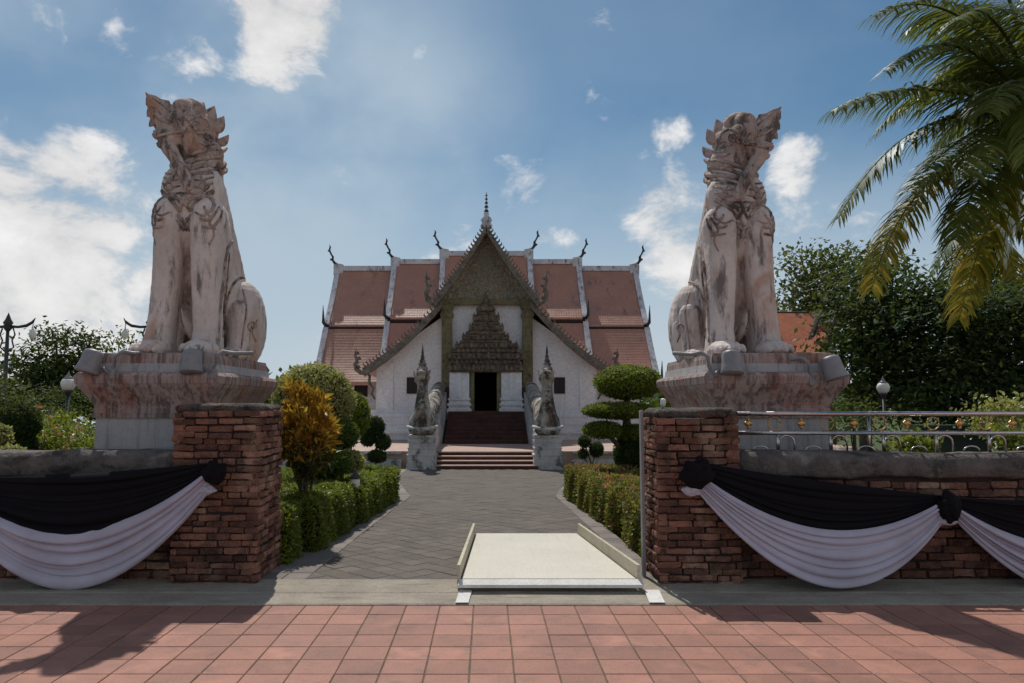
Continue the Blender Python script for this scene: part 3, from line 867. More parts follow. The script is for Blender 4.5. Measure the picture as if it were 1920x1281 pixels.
def curl(cx, cy, r, turns, a0=0, flip=1):
    return [(cx + r*(1-.8*i/14)*math.cos(a0+flip*turns*2*math.pi*i/14), cy + r*(1-.8*i/14)*math.sin(a0+flip*turns*2*math.pi*i/14)) for i in range(15)]
body_lines = [
    ([(354,381),(360,371),(379,366),(394,372),(401,385),(395,396),(386,395),(383,387)], .022), ([(375,409),(388,413),(400,404),(411,388)], .018), ([(378,425),(397,426),(412,410),(417,394)], .018),
    ([(366,398),(378,404),(388,402)], .014), ([(282,383),(288,367),(304,361),(322,378)], .018), (curl(281,407,9,1.4,1), .014), ([(287,430),(292,420),(290,408),(296,398)], .014),
    ([(297,352),(312,366),(326,382),(336,397)], .024), ([(345,309),(355,341),(346,372),(336,397)], .024),
    ([(332,402),(340,412),(347,421),(338,432)], .02), ([(330,412),(338,424),(334,434)], .016), ([(350,408),(346,424),(350,434)], .014),
    ([(306,332),(318,338),(334,337)], .014), ([(303,343),(320,351),(338,349)], .014), ([(311,357),(325,363),(342,361)], .014), ([(318,370),(329,374),(341,372)], .013), ([(303,322),(316,326),(330,325)], .013),
    ([(435,452),(424,474),(418,518),(412,581),(410,640)], .026), ([(430,474),(425,530),(420,585),(417,632)], .016),
    ([(418,630),(424,570),(436,535),(453,521),(468,527)], .018), ([(455,540),(462,580),(456,625),(452,655)], .014), ([(482,600),(474,622),(480,640)], .016), (curl(474,612,10,1.3,2), .013),
    ([(376,330),(384,345),(380,360)], .016), (curl(383,347,10,1.3), .013), ([(395,420),(401,440),(392,460)], .012)]
head_lines = [
    ([(352,226),(370,218),(388,226),(392,239),(381,245)], .018), ([(368,249),(388,251),(400,263)], .016), ([(372,266),(386,272),(402,271)], .015), ([(342,250),(344,266),(347,282)], .016),
    (curl(366,236,11,1.6,3), .014), (curl(391,256,9,1.5,0), .013), ([(340,303),(361,289),(389,281),(416,281)], .02), ([(341,312),(370,300),(395,295),(417,294)], .026), ([(346,322),(372,312),(396,307),(418,304)], .026),
    ([(352,330),(384,322),(419,316)], .02), ([(330,226),(338,232),(340,244)], .014), ([(322,214),(308,200),(286,184)], .012), ([(318,224),(304,214),(284,200)], .012), ([(318,232),(302,226),(286,214)], .012),
    ([(296,256),(316,250),(340,247),(352,240)], .02), ([(318,274),(330,298),(343,326)], .012), (curl(352,215,8,1.2), .012)]
bl_, hl_ = MB(), MB()
for l_, r_ in body_lines: carve(bl_, l_, r_, tree_body)
for l_, r_ in head_lines: carve(hl_, l_, r_, tree_head)
# the other flank, hidden from the front, carries the same carving
bl_.add([(-x, y, z) for x, y, z in bl_.v], [tuple(reversed(f)) for f in bl_.f])
carve_body, carve_head = bl_.mesh('carving', True), hl_.mesh('carving', True)
carve_body.materials.append(M['carving']); carve_head.materials.append(M['carving'])
lion_body.materials.append(M['statue']); lion_head.materials.append(M['statuehead'])

lion = thing('lion_statue', 'taller left lion statue looking up to the left, seated on its plinth', 'statue', LION, 'guardian lions')
def put(name, me):
    o = bpy.data.objects.new(name, me); col.objects.link(o); o.parent = lion; return o
bo = put('body', lion_body); hd = put('head', lion_head)
for p_, me in ((bo, carve_body), (hd, carve_head)):
    o = bpy.data.objects.new('carved_scrolls', me); col.objects.link(o); o.parent = p_
for me in collar_meshes: put('collar', me)
for me in mane_meshes:
    o = bpy.data.objects.new('mane_spike', me); col.objects.link(o); o.parent = hd
lion2 = copy_tree(lion)
lion2['label'] = 'right lion statue looking up to the right, seated on its plinth near the palm'
lion2.location = (PLX[1]-.115, 8.0, LZ); lion2.scale = (-.97, .97, .945)

# ------------------------------------------------------------------ floodlights on the plinth corners
def floodlight(label, px, py, d, tilt, arm):
    p = at(px, py, d)
    t = thing('floodlight', label, 'floodlight', p, 'floodlights on the plinths')
    m = Matrix.Rotation(tilt, 3, 'Y') @ Matrix.Rotation(R(-12), 3, 'X')
    b = MB(); b.lathe([(.112, -.115), (.115, -.105), (.102, -.06), (.096, .0), (.094, .08), (.085, .105), (.05, .12), (.0, .124)], p, 22, m)
    b.build('housing', M['greymetal'], t, True)
    b = MB(); b.lathe([(.0, -.108), (.104, -.108), (.104, -.112), (0, -.112)], p, 20, m); b.build('lens', M['globe'], t)
    q = Vector((p.x + arm*.09, p.y+.06, p.z-.06)); pts = []
    e = Vector((p.x + arm*.30, p.y+.05, 1.93))
    b = MB()
    b.tube([q, q+Vector((arm*.05, .01, -.05)), Vector((p.x+arm*.19, p.y+.04, p.z-.10)), Vector((p.x+arm*.215, p.y+.04, p.z-.02)), Vector((p.x+arm*.22, p.y+.05, p.z+.06)),
            Vector((p.x+arm*.27, p.y+.08, p.z+.105)), Vector((p.x+arm*.35, p.y+.15, p.z+.09)), Vector((p.x+arm*.5, p.y+.3, 2.115))], .02, 8)
    b.build('gooseneck', M['greymetal'], t, True)
    b = MB(); b.obox((p.x+arm*.2, p.y+.05, p.z-.12), (.05, .05, .10)); b.build('bracket', M['greymetal'], t, bevel=.006)
    return t
floodlight('grey floodlight at the outer corner of the left plinth', 170, 678, 7.36, R(14), 1)
floodlight('grey floodlight in front of the left lion paws', 360, 678, 7.36, R(-3), 1)
floodlight('grey floodlight in front of the right lion paws', 1372, 680, 7.36, R(3), -1)
floodlight('grey floodlight at the outer corner of the right plinth', 1562, 690, 7.36, R(-14), -1)
# small white spotlight on the right pillar
p = at(1243, 757, 6.95)
t = thing('spotlight', 'tiny white spotlight on top of the right pillar', 'spotlight', (p.x, p.y, 1.545))
b = MB(); b.lathe([(.0, .05), (.022, .045), (.026, 0), (.02, -.03), (0, -.035)], p, 12, Matrix.Rotation(R(20), 3, 'X')); b.build('lamp_head', M['globe'], t, True)
b = MB(); b.tube([p+Vector((0, 0, -.03)), p+Vector((-.02, .02, -.08)), (p.x-.04, p.y+.03, 1.53)], .008, 6); b.build('bracket', M['darkmetal'], t)

# ------------------------------------------------------------------ mourning swags of black and white cloth
def cloth_mat(name, c, rough, sheen):
    s = Nodes(name)
    w = s.noise(s.pos(), 260, 2)
    n = s.noise(s.pos(), 3.0, 3)
    cc = s.value(c, s.ramp(n, 0.3, 0.7, 0.9, 1.08))
    return s.surface(cc, rough, 0.12, height=w, bump=0.08, bdist=0.002, **{'Sheen Weight': sheen, 'Sheen Roughness': 0.4})
M['whitecloth'] = cloth_mat('white_cloth', (0.46, 0.425, 0.50), 0.6, 0.1)
M['blackcloth'] = cloth_mat('black_cloth', (0.008, 0.007, 0.009), 0.8, 0.0)

def swag_sheet(P0, P1, e0, e1, sag0, sag1, folds, seed, amp=.032, nu=72, nv=110, push=0.0, bell=.09):
    """cloth between the knots; e0,e1: (top, bottom) heights where it is gathered; sag0/sag1: drop of upper and lower edge"""
    r = random.Random(seed); ph = [r.uniform(-.5, .5) for _ in range(5)]
    # creases at uneven distances, wandering a little along the span; some die out before the knots
    cr = [0.0]
    while cr[-1] < 1.0: cr.append(cr[-1] + r.choice((.6, .8, 1.0, 1.3, 1.7))/folds)
    n_ = len(cr); tot = cr[-1]; cr = [x/tot for x in cr]
    drift = [0] + [r.uniform(-.35, .35)/folds for _ in range(n_-2)] + [0]
    deep = [r.uniform(.55, 1.3) for _ in range(n_)]
    wob = [r.uniform(0, 6.3) for _ in range(n_)]
    V, fs = [], []
    for i in range(nu+1):
        u = i/nu
        shape = (1-abs(2*u-1)**1.95)
        spread = shape**.55
        pos = [c_ + d_*(2*u-1) + .10/folds*math.sin(u*7+w_) for c_, d_, w_ in zip(cr, drift, wob)]
        pos[0], pos[-1] = 0.0, 1.0
        for j in range(nv+1):
            v = j/nv
            k = max([q for q in range(n_-1) if pos[q] <= v+1e-9] or [0]); k = min(k, n_-2)
            w = max(pos[k+1]-pos[k], 1e-3); s = min(1, max(0, (v-pos[k])/w))
            s = s**(.72 if k % 2 else 1.25)                      # ridges lean over to one side
            fold = math.sqrt(max(0, math.sin(math.pi*s))) * deep[k] * (.7+.3*math.sin(u*6+wob[k])) * min(1.4, w*folds)
            z_end = (e0[0]*(1-u)+e1[0]*u)*(1-v) + (e0[1]*(1-u)+e1[1]*u)*v
            z = z_end - (sag0 + (sag1-sag0)*v)*shape
            a = amp*(.4+.6*spread)
            x = P0.x + (P1.x-P0.x)*u
            belly = bell*shape*(.35+.65*v) + push
            y = P0.y + (P1.y-P0.y)*u - belly - a*(fold-.4)
            V.append((x, y + .004*noise.noise(Vector((x*9, z*9, seed))), z - .35*a*fold*spread))
    for i in range(nu):
        for j in range(nv):
            k = i*(nv+1)+j; fs.append((k, k+nv+1, k+nv+2, k+1))
    b = MB(); b.add(V, fs); return b

def rosette(c, r, seed, sx=1.0, sz=1.0):
    b = MB(); c = Vector(c)
    n, m = 36, 22; vs, fs = [], []
    for j in range(m+1):
        t = math.pi*j/m
        for i in range(n):
            a = 2*math.pi*i/n
            d = Vector((math.sin(t)*math.cos(a), math.cos(t), math.sin(t)*math.sin(a)))
            k = 1 + .09*math.sin(a*5+seed+3*math.cos(t*2)) * math.sin(t) + .38*noise.noise(d*1.5+Vector((seed, 0, 0))) + .14*noise.noise(d*4+Vector((seed, 3, 0)))
            vs.append(c + Vector((d.x*r*sx*k, d.y*r*.55*k, d.z*r*sz*k)))
    for j in range(m):
        for i in range(n):
            fs.append((j*n+i, j*n+(i+1) % n, (j+1)*n+(i+1) % n, (j+1)*n+i))
    b.add(vs, fs); return b

def swag(label, pa, pb, blk, wht, seed, black_end, white_end, d=6.60, bell=.10):
    a, b_ = at(*pa, d), at(*pb, d)
    t = thing('cloth_swag', label, 'swag', ((a.x+b_.x)/2, d, .1), 'mourning swags')
    o = swag_sheet(a, b_, (a.z+black_end[0], a.z+black_end[1]), (b_.z+black_end[2], b_.z+black_end[3]), blk[0], blk[1], 9, seed, .035, bell=.05).build('black_cloth', M['blackcloth'], t, True)
    o2 = swag_sheet(a, b_, (a.z+white_end[0], a.z+white_end[1]), (b_.z+white_end[2], b_.z+white_end[3]), wht[0], wht[1], 7, seed+5, .062, push=.03, bell=bell).build('white_cloth', M['whitecloth'], t, True)
    return t
zof = lambda py, d=6.6: at(900, py, d).z
# left swag runs out of the picture to its next knot
swag('black and white swag hung across the left wall', (-92, 905), (396, 884), (.03, .54), (.46, .80), 4, (.045, -.02, .075, -.06), (.0, -.10, .03, -.17))
swag('broad black and white swag right of the right pillar', (1300, 884), (1766, 948), (.015, .44), (.37, .665), 9, (.085, -.03, .085, .03), (.02, -.14, .045, -.13), bell=.17)
swag('swag at the right edge beyond the wall rosette', (1782, 948), (2240, 950), (.03, .44), (.37, .66), 14, (.07, .0, .08, .02), (.02, -.10, .04, -.12))
def knot(label, px, py, r, seed, tuft, d=6.55, sx=1.0, sz=1.1):
    p = at(px, py, d)
    t = thing('cloth_rosette', label, 'rosette', p, 'cloth rosettes')
    rosette(p, r, seed, sx, sz).build('black_bow', M['blackcloth'], t, True)
    q = at(px+tuft[0], py+tuft[1], d+.03)
    rosette(q, tuft[2], seed+3, 1.25, .7).build('white_bow', M['whitecloth'], t, True)
    tail = MB(); tail.tube([p+Vector((0, .01, r*.6)), p+Vector((.01, -.02, r*1.15)), p+Vector((.02, -.01, r*1.3))], [.03, .022, .006], 8); tail.build('knot_end', M['blackcloth'], t, True)
knot('black rosette pinned on the left pillar', 402, 886, .095, 2.0, (-14, 33, .055))
knot('black rosette pinned on the right pillar', 1308, 888, .12, 5.0, (-8, 30, .07), sx=1.15, sz=.95)
knot('black rosette pinned on the right wall between two swags', 1780, 950, .10, 8.0, (-6, 26, .07), sx=.85, sz=1.25)

# ------------------------------------------------------------------ steel railing on the right wall
rl = thing('railing', 'stainless steel railing with brass rings and diamonds on the right wall', 'railing', (4.5, 6.95, 1.16))
YR = 6.95; xa, xb = RP1-.10, 7.2
zt, zm, zb = zof(776, YR), zof(812, YR), 1.15
for z_, r_ in ((zt, .022), (zm, .019)):
    b = MB(); b.tube([(xa, YR, z_), ((xa+xb)/2, YR, z_), (xb, YR, z_)], r_, 12); b.build('rail', M['steel'], rl, True)
b = MB()
def ring_mesh(r, t): 
    b = MB(); pts = [(r*math.cos(2*math.pi*i/20), 0, r*math.sin(2*math.pi*i/20)) for i in range(21)]; b.tube(pts, t, 6); return b.mesh('ring', True)
rm = ring_mesh(.058, .006); rm.materials.append(M['brass'])
dm = MB()
for (x, z, r) in ((0, 0, .034), (0, .036, .017), (0, -.036, .017), (.02, 0, .02), (-.02, 0, .02)): dm.ell((x, 0, z), (r, .018, r), 8, 6)
dm = dm.mesh('diamond', True); dm.materials.append(M['brass'])
ab = MB(); ab.tube([(-.07, 0, 0), (-.07, 0, .09)] + [(-.07*math.cos(a), 0, .09+.065*math.sin(a)) for a in [math.pi*k/10 for k in range(1, 10)]] + [(.07, 0, .09), (.07, 0, 0)], .009, 6)
am = ab.mesh('arch', True); am.materials.append(M['steel'])
cb_ = MB(); cb_.tube([(.075*math.cos(a), 0, .045*math.sin(a)) for a in [math.pi*k/10 for k in range(11)]], .007, 6)
cmesh = cb_.mesh('scroll', True); cmesh.materials.append(M['steel'])
pbm = MB(); pbm.tube([(0, 0, 0), (0, 0, zm-zb)], .011, 8); pm = pbm.mesh('baluster', True); pm.materials.append(M['steel'])
zr = (zt+zm)/2
for k in range(9):
    for p_, me, nm in ((1551+99*k, rm, 'ring'), (1452+99*k if k == 0 else -1, rm, 'ring'), (1403+99*k, dm, 'diamond')):
        if p_ > 0:
            x = at(p_, 795, YR).x
            if x < xb: link_mesh(nm, me, rl, (x, YR, zr))
    x = at(1475+99*k, 830, YR).x
    if x < xb:
        link_mesh('arch', am, rl, (x, YR, zb)); link_mesh('baluster', pm, rl, (x-.085, YR, zb))
        link_mesh('scroll', cmesh, rl, (x-.245, YR, zb+.012))
for p_ in (1632, 2100):
    x = at(p_, 800, YR).x; b = MB(); b.tube([(x, YR+.03, zb-.05), (x, YR+.03, zt-.04)], .016, 10); b.build('rail_post', M['steel'], rl, True)

# ------------------------------------------------------------------ temple materials
def roof_mat():
    s = Nodes('glazed_red_roof_tile')
    v = s.pos()
    c = s.mix(s.ramp(s.noise(v, 0.9, 5), 0.3, 0.7), (0.42, 0.185, 0.11), (0.34, 0.152, 0.094))
    c = s.mix(s.ramp(s.noise(v, 5.0, 6), 0.52, 0.75), c, (0.42, 0.225, 0.15))
    c = s.mix(s.ramp(s.noise(s.pos((1.5, .6, .6)), 1.4, 7, 0.65), 0.56, 0.72), c, (0.17, 0.08, 0.06))
    w = s.new('ShaderNodeTexWave', wave_type='BANDS', bands_direction='X'); s.l.new(v, w.inputs['Vector'])
    w.inputs['Scale'].default_value = 2.6; w.inputs['Distortion'].default_value = 0.6
    h = s.math('ADD', w.outputs['Fac'], s.math('MULTIPLY', s.noise(v, 6, 4), 1.5))
    return s.surface(c, s.ramp(s.noise(v, 3, 4), 0.3, 0.7, 0.36, 0.5), 1.0, height=h, bump=0.15, bdist=0.03)
M['roof'] = roof_mat()
M['trim'] = weathered('white_roof_trim', (0.60, 0.60, 0.63), (0.45, 0.45, 0.48), 2.5, stain=(0.10, 0.10, 0.11), stain_at=(0.5, 0.68), streak=(2, 2, 1), bump=0.3, bscale=14)
M['fascia'] = weathered('dark_wood_fascia', (0.06, 0.035, 0.028), (0.035, 0.025, 0.02), 5, bump=0.4)
M['rake'] = weathered('weathered_carved_wood', (0.22, 0.19, 0.155), (0.13, 0.11, 0.09), 5, stain=(0.03, 0.027, 0.024), stain_at=(0.5, 0.7), streak=(3, 3, 3), bump=0.6, bscale=18, bdist=0.04)
M['horn'] = weathered('dark_finial_stucco', (0.07, 0.072, 0.078), (0.04, 0.042, 0.047), 8, bump=0.4)
def carved_gold():
    s = Nodes('carved_gilt_relief')
    v = s.pos()
    vo = s.new('ShaderNodeTexVoronoi'); s.l.new(v, vo.inputs['Vector']); vo.inputs['Scale'].default_value = 8
    nz = s.noise(v, 13, 6, 0.65, 1.6)
    h = s.math('ADD', s.math('MULTIPLY', vo.outputs['Distance'], 1.2), nz)
    c = s.mix(s.ramp(nz, 0.38, 0.62), (0.22, 0.20, 0.17), (0.50, 0.44, 0.30))
    c = s.mix(s.ramp(s.noise(v, 3.2, 4), 0.52, 0.7), c, (0.30, 0.31, 0.27))
    return s.surface(c, 0.55, 0.4, 0.15, height=h, bump=0.9, bdist=0.08)
M['gilt'] = carved_gold()
M['giltband'] = weathered('dull_gilt_band', (0.25, 0.215, 0.12), (0.17, 0.145, 0.085), 7, stain=(0.05, 0.045, 0.03), stain_at=(0.5, 0.7), streak=(4, 4, 2), bump=0.8, bscale=22, bdist=0.04)
M['crown'] = weathered('ornate_portal_stucco', (0.22, 0.16, 0.115), (0.13, 0.095, 0.075), 6, stain=(0.03, 0.03, 0.028), stain_at=(0.45, 0.66), streak=(2.5, 2.5, 4), bump=0.9, bscale=16, bdist=0.06, second=(0.24, 0.20, 0.13), second_at=(0.5, 0.68))
M['door'] = plain('interior_dark', (0.02, 0.012, 0.01), 0.6)  # near-black colour stands for the shade inside the hall
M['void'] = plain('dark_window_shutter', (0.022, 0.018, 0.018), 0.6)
M['naga'] = weathered('mouldy_naga_plaster', (0.46, 0.43, 0.38), (0.32, 0.28, 0.24), 3, stain=(0.03, 0.028, 0.024), stain_at=(0.43, 0.58), streak=(1.5, 1.5, .8), stain_amt=.88, bump=0.7, bscale=24, bdist=0.03, second=(0.24, 0.15, 0.10), second_at=(.52, .7))

# terrace
tb = MB(); tb.box(-11, 11, 20.45, 48, -.16, .305)
terrace = tag(tb.build('terrace', M['terrace']), kind='structure')
for x0, x1 in ((-11, -2.3), (2.35, 11)):
    m_ = MB(); m_.box(x0, x1, 20.32, 20.449, -.14, .02); m_.box(x0, x1, 20.38, 20.449, .021, .10); m_.box(x0, x1, 20.33, 20.449, .24, .315)
    tag(m_.build('terrace_moulding', M['oldplaster'], terrace), kind='stuff')
# joints of the terrace floor
for i in range(22):
    pass

# ------------------------------------------------------------------ the hall
hall = thing('temple_hall', 'white cruciform temple hall with tiered red tiled roofs and gilt gable', 'temple', (0, 34, .305))
def part(mb, name, mat, smooth=False, parent=None, bevel=0): return mb.build(name, mat, parent or hall, smooth, bevel)

YF = 27.5                                   # front wall
def fx(px, d=YF): return (px-CX)/F*at(px, 700, d).y * 1.0 if False else at(px, 700, d).x
def fz(py, d=YF): return at(CX, py, d).z
ZD = fz(770)
zt0 = fz(567)
# --- stepped base under the walls
for z0, z1, ex in ((.30, .52, .62), (.52, .60, .70), (.60, .84, .48), (.84, .92, .54), (.92, 1.12, .34), (1.12, 1.22, .40), (1.22, 1.36, .14)):
    for sx in (-1, 1):
        m_ = MB(); xo, xi = 4.06+ex, 1.62
        m_.box(min(sx*xi, sx*xo), max(sx*xi, sx*xo), YF-ex, 35.4, z0, z1); part(m_, 'base_moulding', M['plaster'])
m_ = MB(); m_.box(-1.62, 1.62, YF+.1, 35, .2, ZD); part(m_, 'floor', M['darkbrick'])

rake_d = YF-.75
apex = at(912, 426, rake_d)
brk = at(813, 564, rake_d); low_a = at(826, 568, rake_d+.2); low_b = at(680, 694, rake_d+.2)
def curve2(p, q, n, sag):
    """concave roof line from p to q in (x, z)"""
    out = []
    for i in range(n+1):
        t = i/n; out.append((p[0]+(q[0]-p[0])*t, p[1]+(q[1]-p[1])*t - sag*math.sin(math.pi*t)))
    return out
UP = curve2((0, apex.z), (-abs(brk.x), brk.z), 14, .12)
LO = curve2((-abs(low_a.x)+.06, low_a.z+.02), (-abs(low_b.x), low_b.z), 14, .20)

def wing_roof(prof, y0, y1, s_, name):
    b = MB(); rings = []
    top = [(s_*x, z) for x, z in prof]; bot = [(s_*x, z-.13) for x, z in reversed(prof)]
    poly = top + bot
    b.loft([[(x, y0, z) for x, z in poly], [(x, y1, z) for x, z in poly]]); part(b, name, M['roof'])
def barge(prof, y, s_, name, h=.22, t=.14):
    b = MB(); n = len(prof); top, bot = [], []
    for i, (x, z) in enumerate(prof):
        k = i/(n-1); top.append((s_*x, z+.05)); bot.append((s_*x*(.985 if i else 1)+ (s_*.02), z-h*(.9+.3*k)))
    poly = top + bot[::-1]
    b.loft([[(x, y-t, z) for x, z in poly], [(x, y, z) for x, z in poly]]); part(b, name, M['rake'])
crk = MB()
crk.prism([(-.035, 0), (.035, 0), (.05, .06), (.075, .10), (.05, .155), (.0, .17), (.03, .12), (.0, .08), (-.03, .05)], -.045, .045, lambda a, b, t: (a, t, b))
crm = crk.mesh('crocket'); crm.materials.append(M['rake'])
for s_ in (1, -1):
    wing_roof(UP, rake_d-.02, 37.5, s_, 'front_upper_roof'); wing_roof(LO, rake_d+.18, 36.6, s_, 'front_lower_roof')
    barge(UP, rake_d-.02, s_, 'bargeboard'); barge(LO, rake_d+.18, s_, 'bargeboard', .2)
    for prof, y, n in ((UP, rake_d-.1, 24), (LO, rake_d+.1, 25)):
        for i in range(1, n):
            t = i/n*(len(prof)-1); k = min(int(t), len(prof)-2); f_ = t-k
            x = prof[k][0]+(prof[k+1][0]-prof[k][0])*f_; z = prof[k][1]+(prof[k+1][1]-prof[k][1])*f_
            link_mesh('crocket', crm, hall, (s_*x, y, z+.03), (0, s_*-.35, 0), (-s_*.9, 1, .95))
    # crested finials at the lower ends of both slopes
    for (x, z), hgt in ((UP[-1], .85), (LO[-1], .62)):
        y = rake_d-.05 if hgt > .7 else rake_d+.15
        b = MB(); X = s_*x
        o_ = s_*-1
        pts = [(X-o_*.15, y, z-.12), (X+o_*.05, y, z-.1), (X+o_*.22, y, z+.02), (X+o_*.27, y, z+.22*hgt/.7), (X+o_*.20, y, z+.38*hgt/.7), (X+o_*.27, y, z+.6*hgt/.7), (X+o_*.25, y, z+.9*hgt/.7)]
        b.tube(pts, [.12, .12, .11, .09, .06, .05, .012], 8, .7)
        for k, q in enumerate(pts[2:6]):
            b.prism([(0, 0), (.16*-o_, .05), (.10*-o_, .16), (0, .12)], -.03, .03, lambda a, c, t, q=q: (q[0]+a, q[1]+t, q[2]+c))
        part(b, 'eave_finial', M['rake'], True)
# soffit brackets in carved wood beneath the outer eaves
for s_ in (-1, 1):
    b = MB(); x0 = s_*4.08
    b.tube([(x0, YF-.1, 1.75), (x0+s_*.12, YF-.1, 1.95), (x0+s_*.06, YF-.1, 2.15), (x0+s_*.22, YF-.1, 2.35), (x0+s_*.20, YF-.1, 2.6), (x0+s_*.38, YF-.1, 2.75)], [.03, .06, .05, .06, .05, .04], 8)
    part(b, 'eave_bracket', M['rake'], True)
# --- walls of the front wing
zs_out, zs_in = low_b.z+.28, low_a.z-.42
xw = at(706, 700, YF).x
xd0, xd1 = fx(886, YF-.4), fx(935, YF-.4); zdoor = fz(690, YF-.4)
for s_ in (-1, 1):
    xi = xd0-.06 if s_ < 0 else xd1+.06
    poly = [(s_*abs(xw), 1.0), (s_*abs(xw), zs_out), (s_*1.6, zs_in), (xi, zs_in), (xi, 1.0)]
    m_ = MB(); m_.prism(poly, YF, YF+.35, lambda a, b, t: (a, t, b)); part(m_, 'front_wall', M['plaster'])
    m_ = MB(); x0, x1 = sorted((s_*abs(xw), s_*(abs(xw)-.35))); m_.box(x0, x1, YF+.351, 35.6, 1.0, zs_out-.05); part(m_, 'side_wall', M['plaster'])
    # corner pilaster strips
    for px_ in ((736, 748) if s_ < 0 else (1076, 1088)):
        pass
    x = s_*3.42
    m_ = MB(); m_.box(min(x, x+s_*.62), max(x, x+s_*.62), YF-.05, YF-.002, 1.0, zs_out-.02); part(m_, 'pilaster', M['plaster'])
m_ = MB(); m_.box(xd0-.06, xd1+.06, YF, YF+.35, zdoor, zs_in); part(m_, 'front_wall', M['plaster'])
m_ = MB(); m_.box(-1.6, 1.6, YF+.02, YF+.33, zs_in+.001, zt0+.3); part(m_, 'front_wall', M['plaster'])
# windows with dark shutters
for px_ in (773, 1049):
    c = at(px_, 723, YF); w_ = .17; h_ = .27
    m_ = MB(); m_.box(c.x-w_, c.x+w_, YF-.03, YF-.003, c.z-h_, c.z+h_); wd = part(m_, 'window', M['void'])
    m_ = MB()
    for x0, x1, z0, z1 in ((c.x-w_-.03, c.x-w_+.02, c.z-h_-.03, c.z+h_+.03), (c.x+w_-.02, c.x+w_+.03, c.z-h_-.03, c.z+h_+.03), (c.x-w_+.02, c.x+w_-.02, c.z-h_-.03, c.z-h_+.02), (c.x-w_+.02, c.x+w_-.02, c.z+h_-.02, c.z+h_+.03), (c.x-.015, c.x+.015, c.z-h_+.02, c.z+h_-.02)):
        m_.box(x0, x1, YF-.055, YF-.031, z0, z1)
    m_.build('window_frame', M['fascia'], wd)
# gable panel (tympanum), columns, beam
zt0 = fz(567)
poly = [(-1.9, zt0)] + [(x*.97, z-.10) for x, z in reversed(UP)] + [(-x*.97, z-.10) for x, z in UP[1:]] + [(1.9, zt0)]
poly = [p for p in poly if p[1] >= zt0-.001]
m_ = MB(); m_.prism(poly, YF-.16, YF-.02, lambda a, b, t: (a, t, b)); tym = part(m_, 'gable_panel', M['gilt'])
# carved scrollwork standing proud of the panel
b = MB(); r_ = random.Random(5)
for k in range(150):
    zz = r_.uniform(zt0+.12, apex.z-.9); half = max(.1, (apex.z-.45-zz)/(apex.z-zt0)*1.55)
    xx = r_.uniform(-half, half)
    spiral(b, (xx, YF-.165, zz), (r_.choice((-1, 1)), 0, 0), (0, 0, 1), r_.uniform(.07, .14), 1.3, .022, 14)
tag(b.build('scrollwork', M['gilt'], tym, True), kind='stuff')
m_ = MB(); m_.box(-1.78, 1.78, YF-.26, YF-.161, zt0-.12, zt0+.10); part(m_, 'gable_beam', M['giltband'], bevel=.02)
for s_ in (-1, 1):
    xa_, xb_ = (fx(828), fx(848)) if s_ < 0 else (fx(979), fx(999))
    cx_, hw = (xa_+xb_)/2, abs(xb_-xa_)/2
    m_ = MB(); m_.rects([(ZD, hw+.06, .2), (ZD+.3, hw+.06, .2), (ZD+.33, hw+.01, .16), (ZD+.85, hw+.01, .16)], cx_, YF-.12); part(m_, 'column_base', M['darkbrick'])
    m_ = MB(); m_.rects([(ZD+.851, hw+.03, .17), (ZD+.93, hw+.03, .17), (ZD+.95, hw-.01, .14), (zt0-.62, hw-.01, .14), (zt0-.58, hw+.03, .17), (zt0-.50, hw+.05, .19), (zt0-.30, hw, .15), (zt0-.26, hw+.04, .18), (zt0-.121, hw+.07, .2)], cx_, YF-.12); part(m_, 'column', M['giltband'])
# doorway: jambs, white piers with mouldings, tiered portal crown
YP = YF-.45
for s_ in (-1, 1):
    x0, x1 = (fx(842, YP), fx(882, YP)) if s_ < 0 else (fx(938, YP), fx(979, YP))
    cx_, hw = (x0+x1)/2, (x1-x0)/2
    zt_ = fz(698, YP)
    m_ = MB(); m_.rects([(ZD-.06, hw+.05, .44), (ZD+.07, hw+.05, .44), (ZD+.09, hw-.01, .39), (ZD+.16, hw-.01, .39), (ZD+.18, hw+.04, .43), (ZD+.26, hw+.04, .43), (ZD+.28, hw-.02, .38), (ZD+.36, hw-.02, .38), (ZD+.38, hw+.02, .41), (ZD+.44, hw+.02, .41), (ZD+.46, hw-.03, .37), (zt_, hw-.03, .37)], cx_, YP+.02); part(m_, 'door_pier', M['plaster'])
    m_ = MB(); x0, x1 = cx_-.07, cx_+.07
    m_.box(x0, x1, YP-.40, YP-.352, ZD+.46, zt_); part(m_, 'pier_strip', M['plaster'])
    xj = xd0 if s_ < 0 else xd1
    m_ = MB(); m_.box(xj-.07, xj+.07, YP-.36, YF+.1, ZD, zdoor+.05); part(m_, 'door_jamb', M['giltband'])
m_ = MB(); m_.box(xd0-.07, xd1+.07, YP-.38, YF+.1, zdoor+.051, zdoor+.22); part(m_, 'door_lintel', M['crown'])
TIERS = [(840, 981, 684, 699, .50), (844, 978, 676, 685, .46), (838, 985, 664, 676, .52), (846, 976, 655, 664, .46), (853, 972, 645, 655, .46), (862, 960, 639, 645, .40), (866, 955, 629, 639, .40), (873, 948, 622, 629, .34), (879, 944, 611, 622, .34), (884, 938, 605, 611, .28), (887, 936, 592, 605, .28), (893, 929, 585, 592, .22)]
